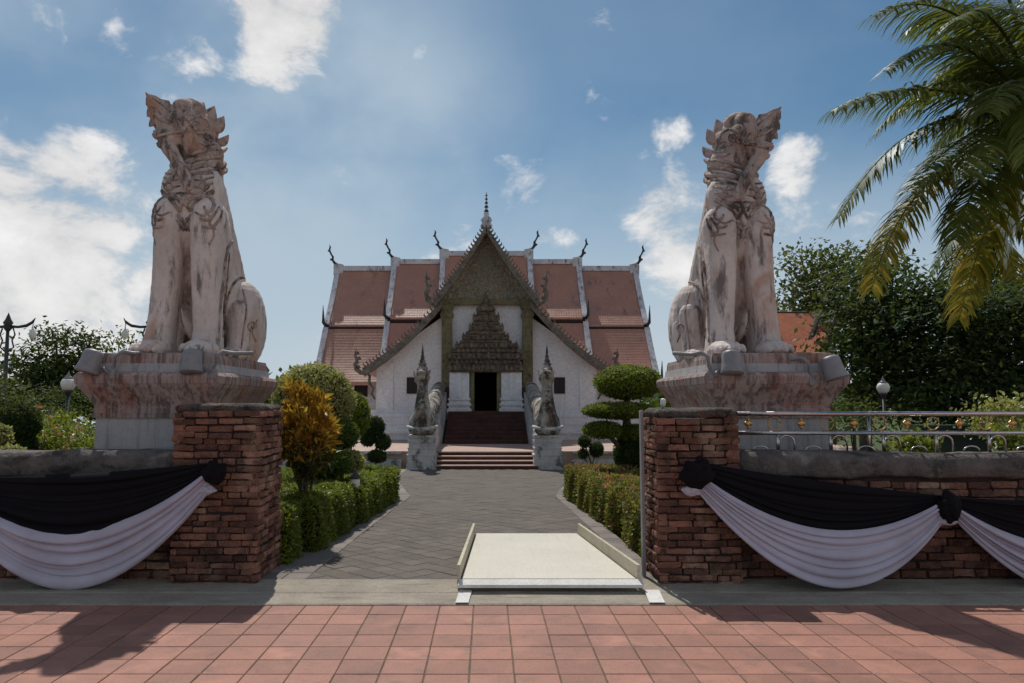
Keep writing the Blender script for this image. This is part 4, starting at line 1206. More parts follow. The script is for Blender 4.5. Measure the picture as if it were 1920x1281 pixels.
for a, b_, y0, y1, hy in TIERS:
    xa_, xb_ = fx(a, YP), fx(b_, YP); z1_, z0_ = fz(y0, YP), fz(y1, YP)
    m_ = MB(); c_, hw = (xa_+xb_)/2, (xb_-xa_)/2; hh = z1_-z0_
    m_.rects([(z0_, hw*.94, hy*.94), (z0_+hh*.35, hw, hy), (z0_+hh*.75, hw*.98, hy*.98), (z1_+.002, hw*.9, hy*.9)], c_, YP)
    o = part(m_, 'portal_tier', M['crown'], bevel=.02)
    if hw > .4 and hh > .16:
        n_ = max(5, int(hw/.085))
        q = MB()
        for i in range(n_):
            x = c_ - hw*.92 + 2*hw*.92*i/(n_-1); tall = hh*(.85 if i not in (0, n_-1, n_//2) else 1.25)
            q.prism([(-.055, 0), (.055, 0), (.05, tall*.5), (0, tall), (-.05, tall*.5)], -hy-.035, -hy+.01, lambda a, c, t, x=x, z=z0_+hh*.2: (x+a, YP+t, z+c))
        tag(q.build('antefixes', M['crown'], o), kind='stuff')
b = MB(); za, zb_ = fz(585, YP), fz(545, YP); hh = zb_-za
b.lathe([(.34, 0), (.36, hh*.12), (.30, hh*.24), (.17, hh*.34), (.10, hh*.40), (.13, hh*.46), (.08, hh*.54), (.11, hh*.6), (.06, hh*.7), (.07, hh*.76), (.03, hh*.86), (.0, hh)], (fx(911, YP), YP, za), 14); part(b, 'portal_finial', M['crown'], True)
# near-black sheet behind the doorway, the interior's shade put into its colour
m_ = MB(); m_.box(-2.2, 2.2, 33.5, 33.7, 1.0, 5.0); part(m_, 'interior_dark_sheet', M['door'])
# spire over the gable
b = MB(); z0 = apex.z-.05; hh = at(910, 359, rake_d).z - z0
b.lathe([(.20, 0), (.22, hh*.10), (.15, hh*.16), (.21, hh*.22), (.17, hh*.30), (.09, hh*.34), (.11, hh*.40), (.075, hh*.44)], (0, rake_d+.05, z0), 12); sp = part(b, 'spire', M['trim'], True)
z = z0 + hh*.44; k = 0
for r_, dz in ((.10, .07), (.06, .05), (.085, .06), (.05, .05), (.07, .055), (.042, .05), (.058, .05), (.034, .05), (.045, .05), (.02, .07)):
    b = MB(); b.lathe([(r_*.5, 0), (r_, hh*dz*.4), (r_*.5, hh*dz)], (0, rake_d+.05, z), 10); b.build('spire_ring', M['horn' if k % 2 == 0 else 'trim'], sp, True); z += hh*dz; k += 1

# --- transverse wing: three roof tiers each side, upper slope and skirt
YR_ = 39.0
def roof_course(prof, x0, x1, name, courses):
    """stepped courses of tiles following the concave line prof (y, z), both slopes of the ridge"""
    for sgn in ((1, -1)):
        b = MB(); L = len(prof)-1
        pts = []
        for i in range(courses+1):
            t = i/courses*L; k = min(int(t), L-1); f_ = t-k
            pts.append((prof[k][0]+(prof[k+1][0]-prof[k][0])*f_, prof[k][1]+(prof[k+1][1]-prof[k][1])*f_))
        line = []
        for i in range(courses):
            (ya, za_), (yb, zb_) = pts[i], pts[i+1]
            line += [(ya, za_), (yb, zb_+.008)]
        line.append(pts[-1])
        yy = (lambda y: y) if sgn > 0 else (lambda y: 2*YR_-y)
        poly = line + [(y, z-.16) for y, z in (pts[-1], pts[len(pts)//2], pts[0])]
        b.loft([[(x0, yy(y), z) for y, z in poly], [(x1, yy(y), z) for y, z in poly]]); part(b, name, M['roof'])
def prof(y0, z0, y1, z1, sag, n=10): return [(y0+(y1-y0)*i/n, z0+(z1-z0)*i/n - sag*math.sin(math.pi*i/n)) for i in range(n+1)]
def verge(pr, x, name='verge', w=.26, up=.09):
    b = MB(); n = len(pr)
    poly = [(y, z+up) for y, z in pr] + [(y, z-.22) for y, z in reversed(pr)]
    b.loft([[(x-w/2, y, z) for y, z in poly], [(x+w/2, y, z) for y, z in poly]]); part(b, name, M['trim'])
    poly = [(2*YR_-y, z) for y, z in poly]; b = MB()
    b.loft([[(x-w/2, y, z) for y, z in poly], [(x+w/2, y, z) for y, z in poly]]); part(b, name, M['trim'])
TIER = [(7.85, 0.0), (4.85, .36), (2.28, .80)]
zr0 = at(CX, 505, YR_).z; ze0 = at(CX, 609, 36.45).z; zl0 = at(CX, 618, 36.3).z; zl1 = at(CX, 716, 34.1).z
for half, up in TIER:
    U = prof(YR_, zr0+up, 36.45, ze0+up, .17); S = prof(36.3, zl0+up*.8+.02, 34.1, zl1+up*.8, .12)
    roof_course(U, -half, half, 'upper_roof', 22); roof_course(S, -half, half, 'skirt_roof', 20)
    b = MB(); b.box(-half-.1, half+.1, YR_-.13, YR_+.13, zr0+up-.1, zr0+up+.16); part(b, 'ridge_cap', M['trim'])
    for y in (36.45, 2*YR_-36.45):
        dd = -1 if y < YR_ else 1
        b = MB(); b.box(-half, half, min(y, y-dd*.14)+dd*.03, max(y, y-dd*.14)+dd*.03, ze0+up-.26, ze0+up-.10); part(b, 'eave_board', M['fascia'])
        b = MB(); b.box(-half+.05, half-.05, min(y-dd*.12, y-dd*.2), max(y-dd*.12, y-dd*.2), ze0+up-.52, ze0+up-.27); part(b, 'eave_band', M['trim'])
    for s_ in (-1, 1):
        x = s_*half
        verge(U, x); verge(S, x, 'verge')
        # horn finial on the ridge end, spikes at the eave corners
        b = MB(); zz = zr0+up
        b.prism([(-.30, -.35), (.20, -.35), (.20, .22), (.0, .30), (-.30, .24)], -.16, .16, lambda a, c, t: (x+s_*a, YR_+t, zz+c)); part(b, 'ridge_end', M['trim'], bevel=.03)
        b = MB()
        b.tube([(x+s_*.0, YR_, zz+.22), (x+s_*.16, YR_, zz+.32), (x+s_*.28, YR_, zz+.48), (x+s_*.27, YR_, zz+.66), (x+s_*.38, YR_, zz+.84), (x+s_*.46, YR_, zz+1.02), (x+s_*.42, YR_, zz+1.2), (x+s_*.47, YR_, zz+1.32)], [.13, .11, .085, .065, .07, .055, .045, .012], 8, .7)
        b.ell((x+s_*.36, YR_, zz+.52), (.07, .04, .06), 8, 6); b.ell((x+s_*.5, YR_, zz+.98), (.05, .03, .05), 8, 6)
        part(b, 'horn_finial', M['horn'], True)
        for (y, z) in (U[-1], S[-1]):
            for yy in (y, 2*YR_-y):
                b = MB(); b.tube([(x+s_*.02, yy, z-.05), (x+s_*.13, yy-.1, z+.1), (x+s_*.14, yy-.12, z+.45), (x+s_*.16, yy-.1, z+.95)], [.09, .08, .05, .012], 7); part(b, 'corner_spike', M['horn'], True)
# dark gable ends closing the tiers
for half, up in TIER:
    for s_ in (-1, 1):
        x = s_*(half-.18)
        poly = [(36.65, ze0+up-.1), (YR_, zr0+up-.25), (2*YR_-36.65, ze0+up-.1)]
        b = MB(); b.prism(poly, x-.04, x+.04, lambda a, c, t: (t, a, c)); part(b, 'gable_end', M['plaster'])
# walls of the transverse wing
b = MB(); b.box(-7.3, 7.3, 35.7, 42.3, .3, 3.55); part(b, 'transverse_wall', M['plaster'])
b = MB(); b.box(-7.2, 7.2, 36.75, 41.25, 3.551, ze0-.15); part(b, 'clerestory_wall', M['plaster'])
for z0, z1, ex in ((.3, .7, .4), (.7, .95, .25), (.95, 1.2, .32)):
    b = MB(); b.box(-7.3-ex, 7.3+ex, 35.7-ex, 42.3+ex, z0+.004, z1+.004); part(b, 'base_moulding', M['plaster'])
for px_ in (677, 1147):
    c = at(px_, 729, 35.7)
    b = MB(); b.box(c.x-.26, c.x+.26, 35.66, 35.697, c.z-.33, c.z+.33); wd = part(b, 'window', M['void'])
    b = MB()
    b.box(c.x-.31, c.x-.261, 35.63, 35.698, c.z-.38, c.z+.38); b.box(c.x+.261, c.x+.31, 35.63, 35.698, c.z-.38, c.z+.38); b.box(c.x-.26, c.x+.26, 35.63, 35.698, c.z-.38, c.z-.331); b.build('window_frame', M['fascia'], wd)

# ------------------------------------------------------------------ stairs
st = thing('front_steps', 'four shallow brown steps at the end of the path', 'steps', (0, 19.5, -.1))
sx0, sx1 = at(819, 870, 19.6).x, at(1009, 870, 19.6).x
z_ = path_z(19.5)
for k in range(4):
    h_ = (.3-z_)/4
    b = MB(); b.box(sx0, sx1, 19.5+.30*k, 20.70, z_+h_*k, z_+h_*(k+1)-.026); o = b.build('step', M['darkbrick'], st)
    b = MB(); b.box(sx0-.01, sx1+.01, 19.5+.30*k-.025, 19.5+.30*(k+1)-.026, z_+h_*(k+1)-.0255, z_+h_*(k+1)); b.build('tread', M['terrace'], o, bevel=.005)
us = thing('door_stairs', 'dark brown brick stairs climbing to the temple door between the serpents', 'stairs', (0, 24, .305))
n_ = 8
for k in range(n_):
    rise = (ZD-.02-.305)/n_
    b = MB(); b.box(-1.36, 1.34, 24.1+.36*k, 27.38, .306+rise*k, .306+rise*(k+1)); o = b.build('stair', M['darkbrick'], us, bevel=.012)

# ------------------------------------------------------------------ serpents flanking the stairs
def naga(label, s_, cx, head_turn):
    t = thing('naga_statue', label, 'statue', (cx, 19.7, path_z(19.6)), 'serpent statues')
    zp = at(CX, 816, 19.7).z
    b = MB(); zz = path_z(19.6)-.03
    lv = []
    H_ = zp-zz
    prof_ = [(0, .40), (.05, .40), (.055, .385), (.24, .385), (.245, .37), (.40, .37), (.405, .385), (.44, .385), (.445, .35), (.60, .35), (.605, .365), (.64, .365), (.645, .34), (.78, .335), (.785, .36), (.86, .36), (.865, .33), (.93, .33), (.935, .36), (1.0, .36)]
    b.rects([(zz+H_*f_, w_, w_*.95) for f_, w_ in prof_], cx, 19.95); b.build('pedestal', M['oldplaster'], t)
    # parapet wall carrying the body up the stairs
    b = MB(); xi = cx - s_*.26; xo = cx + s_*.26; x0, x1 = sorted((xi, xo))
    prof_ = [(20.3, -.05), (20.3, zp-.05), (22.0, zp+.15), (24.2, 1.55), (26.8, 2.0), (26.8, -.05)]
    b.prism(prof_, x0, x1, lambda a, c, tt: (tt, a, c)); b.build('parapet', M['oldplaster'], t)
    sb = MB()
    chest = Vector((cx, 19.88, zp+.30))
    sb.ell(chest, (.36, .34, .33), 18, 12)
    sb.ell((cx, 19.8, zp+.12), (.36, .34, .16), 18, 10)
    chain(sb, [((cx, 19.82, zp+.35), .31), ((cx, 19.80, zp+.70), .215), ((cx, 19.83, zp+1.02), .16), ((cx, 19.80, zp+1.35), .14), ((cx, 19.74, zp+1.60), .15)], 16)
    # body running back along the parapet in slow waves
    chain(sb, [((cx, 20.1, zp+.35), .33), ((cx, 20.8, zp+.62), .31), ((cx, 21.6, zp+.72), .28), ((cx, 22.8, zp+.70), .27), ((cx, 24.3, 1.72), .26), ((cx, 26.7, 2.15), .22)], 14)
    sb.ell((cx, 19.70, zp+1.62), (.165, .23, .16), 16, 12)
    for q in (-1, 1):
        sb.ell((cx+q*.1, 19.55, zp+1.70), (.05, .05, .05), 8, 6)
        leaf_blade(sb, (cx+q*.15, 19.75, zp+1.5), (cx+q*.25, 19.85, zp+1.78), .08, .04, (.2, 1, 0), n=7)
        leaf_blade(sb, (cx+q*.14, 19.78, zp+1.35), (cx+q*.23, 19.85, zp+1.55), .06, .04, (.2, 1, 0), n=6)
    sb.ell((cx, 19.46, zp+1.64), (.13, .17, .06), 12, 8); sb.ell((cx, 19.48, zp+1.50), (.11, .15, .05), 12, 8)
    for k in range(5): sb.ell((cx, 19.60-.01*k, zp+.55+.16*k), (.16-.012*k, .05, .03), 10, 6)
    body_ = voxel(sb, .028, 2, .012, 6); body_.materials.append(M['naga'])
    link_mesh('serpent_body', body_, t)
    b = MB(); b.tube([(cx-.39, 19.75, zp+.22), (cx-.2, 19.53, zp+.17), (cx, 19.47, zp+.16), (cx+.2, 19.53, zp+.17), (cx+.39, 19.75, zp+.22)], .045, 8); b.build('chest_band', M['oldplaster'], t, True)
    b = MB(); zc_ = zp+1.74
    b.lathe([(.13, 0), (.15, .05), (.09, .10), (.12, .15), (.07, .2), (.085, .24), (.045, .30), (.055, .34), (.03, .42), (.035, .46), (.016, .60), (.0, .72)], (cx, 19.76, zc_-.03), 12); b.build('crown_spike', M['naga'], t, True)
    return t
naga('left serpent statue with thin crest beside the steps', -1, at(792, 760, 19.8).x, 0)
naga('right serpent statue with banded crown spike beside the steps', 1, at(1026, 760, 19.8).x, 0)

# ------------------------------------------------------------------ plants
M['leaf'] = leaf_mat('clipped_green_leaf', (0.055, 0.095, 0.02), (0.085, 0.14, 0.03), (0.16, 0.21, 0.045), 0.42)
M['leafbright'] = leaf_mat('fresh_green_leaf', (0.10, 0.135, 0.016), (0.155, 0.195, 0.024), (0.28, 0.30, 0.045), 0.5, 0.18)
M['leafyellow'] = leaf_mat('variegated_leaf', (0.23, 0.235, 0.065), (0.37, 0.36, 0.12), (0.60, 0.56, 0.28), 0.5, 0.16)
M['leafdark'] = leaf_mat('dark_green_leaf', (0.022, 0.042, 0.013), (0.034, 0.060, 0.017), (0.06, 0.09, 0.025), 0.3)
M['leafdeep'] = leaf_mat('deep_tree_leaf', (0.028, 0.052, 0.016), (0.045, 0.078, 0.022), (0.085, 0.12, 0.03), 0.32)
M['leafolive'] = leaf_mat('olive_tree_leaf', (0.05, 0.066, 0.02), (0.078, 0.10, 0.03), (0.15, 0.15, 0.05), 0.35)
M['leafixora'] = leaf_mat('ixora_leaf', (0.10, 0.13, 0.025), (0.18, 0.19, 0.04), (0.45, 0.18, 0.07), 0.45)
M['croton'] = leaf_mat('croton_leaf', (0.30, 0.12, 0.02), (0.55, 0.27, 0.03), (0.62, 0.47, 0.07), 0.45)
M['crotonold'] = leaf_mat('old_croton_leaf', (0.035, 0.045, 0.014), (0.07, 0.075, 0.018), (0.30, 0.17, 0.03), 0.35)
M['palm'] = leaf_mat('palm_leaflet', (0.068, 0.095, 0.018), (0.11, 0.135, 0.026), (0.20, 0.20, 0.05), 0.45, 0.3, 0.4)
M['palmyellow'] = leaf_mat('yellowing_palm_leaflet', (0.16, 0.16, 0.02), (0.30, 0.235, 0.025), (0.52, 0.34, 0.035), 0.5, 0.2, 0.4)
M['flower'] = leaf_mat('pink_flower', (0.55, 0.16, 0.12), (0.62, 0.25, 0.20), (0.70, 0.42, 0.16), 0.3)
M['core'] = weathered('inner_twigs', (0.028, 0.032, 0.014), (0.018, 0.018, 0.009), 6, bump=0.8, bscale=20, bdist=0.05)
M['bark'] = weathered('tree_bark', (0.14, 0.11, 0.085), (0.085, 0.066, 0.052), 5, bump=0.8, bscale=18, bdist=0.04)
M['palmbark'] = weathered('palm_bark', (0.22, 0.19, 0.155), (0.13, 0.11, 0.09), 4, bump=0.7, bscale=14, bdist=0.04)

def shell(c, r, n, lo=.90, hi=1.04, bottom=-1.0, lump=.05):
    d = unit(rng.normal(0, 1, (int(n*1.5), 3)))
    d = d[d[:, 2] > bottom][:n]
    k = rng.uniform(lo, hi, len(d)) + lump*np.sin(d[:, 0]*7+c[0]*3)*np.sin(d[:, 2]*6+c[1])*np.sin(d[:, 1]*7)
    return np.array(c) + d*np.array(r)*k[:, None], unit(d/np.array(r))

def topiary(name, label, cat, base, balls, leaf, mat, stems, group=None, dens=2.2, part_name='clipped_ball', mats=None):
    t = thing(name, label, cat, base, group)
    for i, (c, r) in enumerate(balls):
        area = 4*math.pi*((r[0]*r[1]+r[0]*r[2]+r[1]*r[2])/3)
        n = int(min(26000, max(400, dens*area/(leaf*leaf*.3))))
        P, D = shell(c, r, n)
        me = leaf_mesh(part_name, P, D, leaf, leaf*.6, (mats or {}).get(i, mat), 1.1, face=True)
        o = link_mesh(part_name, me, t)
        b = MB(); b.ell(c, (r[0]*.9, r[1]*.9, r[2]*.9), 16, 10); b.build('inner_twigs', M['core'], o, True)
    for pts, rad in stems:
        b = MB(); b.tube(pts, rad, 8); b.build('stem', M['bark'], t, True)
    return t

def hedge(label, x0, x1, y0, y1, z0, z1, mat, leaf=.042, dens=2.0, skew=0.0, flowers=None, group='clipped hedges'):
    """box hedge; skew shifts x from front to back end"""
    t = thing('hedge', label, 'hedge', ((x0+x1)/2, (y0+y1)/2, z0), group)
    w, l, h_ = x1-x0, y1-y0, z1-z0
    P, D = [], []
    def face(area, f, nrm):
        n = int(dens*area/(leaf*leaf*.3)); q = f(rng.uniform(0, 1, n), rng.uniform(0, 1, n)); P.append(q); D.append(np.tile(nrm, (n, 1)))
    st = lambda a, b, c: np.stack([a, b, c], 1)
    face(w*l, lambda a, b: st(x0+a*w, y0+b*l, np.full_like(a, z1)), (0, 0, 1))
    face(l*h_, lambda a, b: st(np.full_like(a, x0), y0+a*l, z0+b*h_), (-1, 0, 0)); face(l*h_, lambda a, b: st(np.full_like(a, x1), y0+a*l, z0+b*h_), (1, 0, 0))
    face(w*h_, lambda a, b: st(x0+a*w, np.full_like(a, y0), z0+b*h_), (0, -1, 0)); face(w*h_, lambda a, b: st(x0+a*w, np.full_like(a, y1), z0+b*h_), (0, 1, 0))
    P, D = np.concatenate(P), np.concatenate(D).astype(float)
    wob = .022*np.sin(P[:, 0]*9+P[:, 1]*6)+.018*np.sin(P[:, 1]*13+P[:, 2]*9)
    P = P + D*(wob + rng.uniform(-.03, .02, len(P)))[:, None]
    # rounded shoulders
    cz = np.clip((P[:, 2]-(z1-.08))/.08, 0, 1); P[:, 0] = np.where(cz > 0, (P[:, 0]-(x0+x1)/2)*(1-.05*cz**2)+(x0+x1)/2, P[:, 0])
    sk = skew*(P[:, 1]-y0)/l; P[:, 0] += sk
    link_mesh('foliage', leaf_mesh('foliage', P, D, leaf, leaf*.6, mat, 1.25, face=True), t)
    b = MB(); e = .045
    b.loft([[(x0+e, y0+e, z0), (x1-e, y0+e, z0), (x1-e, y0+e, z1-e), (x0+e, y0+e, z1-e)], [(x0+e+skew, y1-e, z0), (x1-e+skew, y1-e, z0), (x1-e+skew, y1-e, z1-e), (x0+e+skew, y1-e, z1-e)]])
    b.build('inner_twigs', M['core'], t)
    if flowers:
        n = flowers; a = rng.uniform(0, 1, (n, 2)); Q = np.stack([x0+a[:, 0]*w + skew*a[:, 1], y0+a[:, 1]*l, np.full(n, z1+.02)], 1)
        Q = np.repeat(Q, 7, 0) + rng.normal(0, .02, (n*7, 3)); link_mesh('flowers', leaf_mesh('flowers', Q, np.tile((0, 0, 1.), (n*7, 1)), .035, .028, M['flower'], .8), t)['kind'] = 'stuff'
    return t

# --- hedges along the path
hedge('small clipped hedge block right behind the left pillar', -2.95, -1.93, 7.45, 7.85, -.06, .57, M['leafbright'], skew=.02)
hedge('nearer clipped hedge left of the path', -3.3, -1.80, 8.05, 9.85, -.07, .56, M['leafbright'], skew=.10)
hedge('farther clipped hedge left of the path ending near the left serpent', -3.6, -1.66, 9.95, 12.9, -.09, .51, M['leafbright'], skew=.17)
hedge('small red-tipped hedge block right behind the right pillar', 1.60, 2.7, 7.6, 9.0, -.07, .55, M['leafixora'], flowers=30)
hedge('long red-tipped hedge right of the path', 1.58, 2.9, 9.35, 13.2, -.09, .52, M['leafixora'], skew=-.22, flowers=120)

def P3(px, py, d): return tuple(at(px, py, d))
def ball(px, py, d, rpx, ry=1.0, rzf=1.0):
    c = at(px, py, d); r = rpx*d/F*1.0
    return (tuple(c), (r, r*ry, r*rzf))

# --- left garden
topiary('round_bush', 'large round yellow-green topiary dome behind the orange croton', 'bush', (at(588, 750, 11).x, 11, -.08), [ball(588, 752, 11, 74, .9, .92)], .05, M['leafyellow'],
        [([(at(588, 750, 11).x, 11, -.1), (at(588, 750, 11).x, 11, 1.4)], .05)])
topiary('round_bush', 'dark green clipped ball right of the yellow-green dome', 'bush', (at(660, 780, 13).x, 13, -.1), [ball(656, 778, 13, 37, .9, 1.15)], .05, M['leafbright'],
        [([(at(656, 780, 13).x, 13, -.12), (at(656, 780, 13).x, 13, 1.2)], .04)])
topiary('round_bush', 'small two-tone clipped ball above the left hedge', 'bush', (at(640, 815, 10.6).x, 10.6, -.08), [ball(642, 815, 10.6, 30, .9, .92)], .042, M['leafyellow'],
        [([(at(642, 815, 10.6).x, 10.6, -.1), (at(642, 815, 10.6).x, 10.6, 1.1)], .03)], mats={0: M['leaf']})
topiary('round_bush', 'low spreading yellow-edged bush on the left hedge', 'bush', (at(620, 865, 10.2).x, 10.2, -.08), [ball(610, 868, 10.2, 46, .9, .62), ball(655, 865, 10.5, 26, 1, .8), ball(606, 842, 10.4, 22, 1, .6)], .045, M['leaf'],
        [([(at(620, 865, 10.2).x, 10.2, -.1), (at(620, 865, 10.2).x, 10.2, .8)], .03)], mats={2: M['leafyellow'], 1: M['leafyellow']})
# orange croton
cr = thing('croton_shrub', 'orange and yellow croton shrub beside the left pillar', 'shrub', (at(570, 880, 8.6).x, 8.6, -.07))
cc = at(572, 800, 8.6)
tips = []
for i in range(150):
    d_ = unit(rng.normal(0, 1, (1, 3)))[0]; d_[2] = d_[2]*.95-.1
    tips.append(np.array([cc.x, cc.y, cc.z-.03]) + d_*np.array((.37, .34, .58))*rng.uniform(.45, 1.0))
tips += [np.array(at(a, b, 8.55)) for a, b in ((545, 735), (560, 745), (538, 762), (585, 765), (602, 785), (618, 795), (625, 805), (570, 775), (552, 790), (600, 815), (545, 725))]
for nm, keep, mt, ln, wd in (('young_leaves', lambda z: z > cc.z-.28, 'croton', .125, .042), ('old_leaves', lambda z: z <= cc.z-.12, 'crotonold', .12, .045)):
    Pc, Dc = [], []
    for tp in tips:
        if not keep(tp[2] + rng.normal(0, .08)): continue
        n = 20; out = tp-np.array([cc.x, cc.y, cc.z-.5]); out /= np.linalg.norm(out)
        Pc.append(tp + rng.normal(0, .022, (n, 3)) - out*rng.uniform(0, .09, (n, 1))); Dc.append(np.tile(out*.9+np.array((0, 0, .3)), (n, 1)))
    link_mesh(nm, leaf_mesh(nm, np.concatenate(Pc), np.concatenate(Dc), ln, wd, M[mt], .75, cup=.2), cr)
for i in range(9):
    e = tips[i*12]; b = MB(); b.tube([(cc.x+rnd.uniform(-.06, .06), 8.6+rnd.uniform(-.06, .06), -.1), (cc.x+rnd.uniform(-.1, .1), 8.6, .5), tuple(e)], [.02, .016, .006], 6); b.build('stem', M['bark'], cr, True)
# small topiaries by the terrace
x_ = at(705, 850, 17).x
topiary('small_topiary', 'two-ball dark topiary left of the left serpent', 'topiary', (x_, 17, -.12), [ball(703, 800, 17, 18), ball(718, 829, 17, 14), ball(690, 822, 17, 14), ball(707, 856, 17, 17, 1, .7)], .05, M['leafdark'],
        [([(x_, 17, -.12), (x_+.02, 17, .5), (at(703, 800, 17).x, 17, 1.0)], .025)], 'small topiaries')
x_ = at(1108, 860, 16.5).x
topiary('small_topiary', 'cloud-pruned little topiary with three balls right of the right serpent', 'topiary', (x_, 16.5, -.12), [ball(1096, 828, 16.5, 11), ball(1118, 843, 16.5, 13), ball(1093, 851, 16.5, 9)], .045, M['leafdark'],
        [([(x_, 16.5, -.12), (x_, 16.5, .3), P3(1096, 832, 16.5)], .018), ([(x_, 16.5, .2), P3(1118, 848, 16.5)], .014), ([(x_, 16.5, .15), P3(1093, 853, 16.5)], .012)], 'small topiaries')
# cloud tree
bx = at(1178, 860, 12.6).x
topiary('cloud_tree', 'tiered cloud-pruned tree left of the right plinth', 'topiary', (bx, 12.6, -.1),
        [ball(1178, 717, 12.6, 62, .95, .50), ball(1160, 770, 12.4, 66, .85, .22), ball(1130, 806, 12.3, 36, .9, .42), ball(1190, 812, 12.5, 36, .9, .42), ball(1182, 850, 12.6, 30, 1, 1.35)], .046, M['leafbright'],
        [([(bx, 12.6, -.12), (bx+.05, 12.6, .6), (bx-.02, 12.6, 1.2), (bx, 12.6, 1.9)], [.09, .08, .07, .05]), ([(bx, 12.6, .7), P3(1132, 805, 12.3)], .04)], mats={4: M['leafdark']})
# left edge: clipped ball, yellow shrubs, flower bed
topiary('clipped_ball_shrub', 'dark clipped ball on a broad base at the left edge', 'topiary', (at(35, 840, 9.6).x, 9.6, -.06), [ball(34, 793, 9.6, 38, 1, .95), ball(38, 838, 9.6, 30, 1, .8)], .04, M['leafdark'], [])
topiary('low_shrub', 'low yellow-green shrub at the left frame edge on the wall', 'shrub', (at(2, 830, 8.6).x, 8.6, -.06), [ball(-8, 822, 8.6, 26), ball(20, 852, 8.2, 24, 1, .6)], .05, M['leafyellow'], [])
fb = thing('flower_shrub', 'loose flowering shrub with pink blossoms by the left lamp', 'shrub', (at(105, 840, 10.5).x, 10.5, -.07))
Pn, Dn = [], []
for px_, py_, d_, r_ in ((88, 815, 10.6, .22), (115, 820, 10.4, .2), (140, 825, 10.8, .2), (70, 835, 10, .2), (100, 842, 10, .22), (150, 845, 10.2, .2), (165, 815, 11.5, .2), (118, 795, 11, .14), (75, 805, 11, .14)):
    c = np.array(at(px_, py_, d_)); Pn.append(c + rng.normal(0, r_*.55, (520, 3))); Dn.append(np.tile((0, -.2, .8), (520, 1)))
link_mesh('foliage', leaf_mesh('foliage', np.concatenate(Pn), np.concatenate(Dn), .055, .034, M['leafbright'], .8), fb)
Qn = np.concatenate([np.array(at(a, b, 9.9)) + rng.normal(0, .018, (9, 3)) for a, b in ((72, 762), (95, 785), (68, 833), (112, 815), (125, 838), (88, 820), (150, 803), (140, 815), (60, 838), (105, 800))])
link_mesh('flowers', leaf_mesh('flowers', Qn, np.tile((0, -1., .3), (len(Qn), 1)), .045, .04, M['flower'], .7), fb)['kind'] = 'stuff'
for a in (85, 110, 140):
    p = at(a, 830, 10.4); b = MB(); b.tube([(p.x, 10.4, -.08), (p.x+.05, 10.4, .5), tuple(at(a+5, 815, 10.4))], [.02, .015, .008], 6); b.build('stem', M['bark'], fb)

# ------------------------------------------------------------------ trees
def tree(name, label, base, trunk_r, top, lobes, leaf, mat, clumps, per, group=None, gap=0.0, spread=.85):
    """lobes: (centre, radii); clumps of leaves are spread over each lobe, limbs reach into every lobe"""
    t = thing(name, label, 'tree', base, group)
    b = MB(); top = Vector(top); base = Vector(base)
    mid = base.lerp(top, .5) + Vector((rnd.uniform(-.15, .15), 0, 0))
    b.tube([base-Vector((0, 0, .1)), base.lerp(mid, .4), mid, top], [trunk_r*1.25, trunk_r, trunk_r*.8, trunk_r*.5], 10); b.build('trunk', M['bark'], t, True)
    P, D = [], []
    for c, r in lobes:
        c = Vector(c); b = MB(); s0 = base.lerp(top, rnd.uniform(.45, .9)); b.tube([s0, s0.lerp(c, .5)+Vector((0, 0, -.1)), c], [trunk_r*.4, trunk_r*.28, trunk_r*.12], 6); b.build('limb', M['bark'], t, True)
        vol = (r[0]*r[1]*r[2])**(1/3)
        n = max(4, int(clumps*vol*vol))
        dirs = unit(rng.normal(0, 1, (n, 3))); rad = rng.uniform(.35, 1.0, n)**.5
        cen = np.array(c) + dirs*np.array(r)*rad[:, None]
        for q, dd in zip(cen, dirs):
            k = int(per*rng.uniform(.6, 1.3)); s = leaf*rng.uniform(1.6, 3.0)
            P.append(q + rng.normal(0, 1, (k, 3))*np.array((s, s, s*.42))); D.append(np.tile(dd*.45+np.array((0, 0, .75)), (k, 1)))
    P, D = np.concatenate(P), np.concatenate(D)
    link_mesh('crown', leaf_mesh('crown', P, D, leaf, leaf*.55, mat, spread*.8, face=True), t)
    return t
def lobe(px, py, d, rpx, rz=1.0, ry=1.0): 
    c = at(px, py, d); r = rpx*d/F; return (tuple(c), (r, r*ry, r*rz))
tree('broadleaf_tree', 'olive green open-crowned tree behind the right lion', (11.0, 24, -.14), .16, at(1540, 560, 24), [lobe(1495, 560, 24, 42), lobe(1525, 500, 24, 44, .8), lobe(1570, 520, 24.5, 52, .9), lobe(1478, 610, 24, 30, .9), lobe(1535, 600, 24, 50), lobe(1590, 600, 24.5, 50), lobe(1500, 480, 24, 22, .8), lobe(1610, 500, 25, 30)], .21, M['leafolive'], 30, 40, 'garden trees on the right')
tree('broadleaf_tree', 'bushy green tree left of the right globe lamp', (at(1620, 740, 18).x, 18, -.14), .15, at(1630, 600, 18), [lobe(1625, 560, 18, 66, 1.0), lobe(1600, 640, 18, 52, 1.1), lobe(1650, 640, 18, 75), lobe(1605, 720, 17.5, 48), lobe(1665, 530, 18.5, 55), lobe(1640, 720, 17.8, 60)], .17, M['leafdeep'], 40, 50, 'garden trees on the right')
tree('broadleaf_tree', 'large dark spreading tree at the right edge behind the railing', (at(1800, 760, 17).x, 17, -.14), .22, at(1790, 650, 17), [lobe(1720, 640, 17, 90), lobe(1800, 610, 17, 95, .8), lobe(1880, 660, 17, 105), lobe(1730, 740, 16.5, 80, .8), lobe(1820, 740, 16.5, 90, .8), lobe(1900, 760, 16.5, 80, .8), lobe(1950, 640, 17, 90), lobe(1770, 580, 17.5, 55, .8), lobe(2010, 700, 17, 100), lobe(1900, 590, 17.5, 60, .8)], .16, M['leafdark'], 44, 56, 'garden trees on the right')
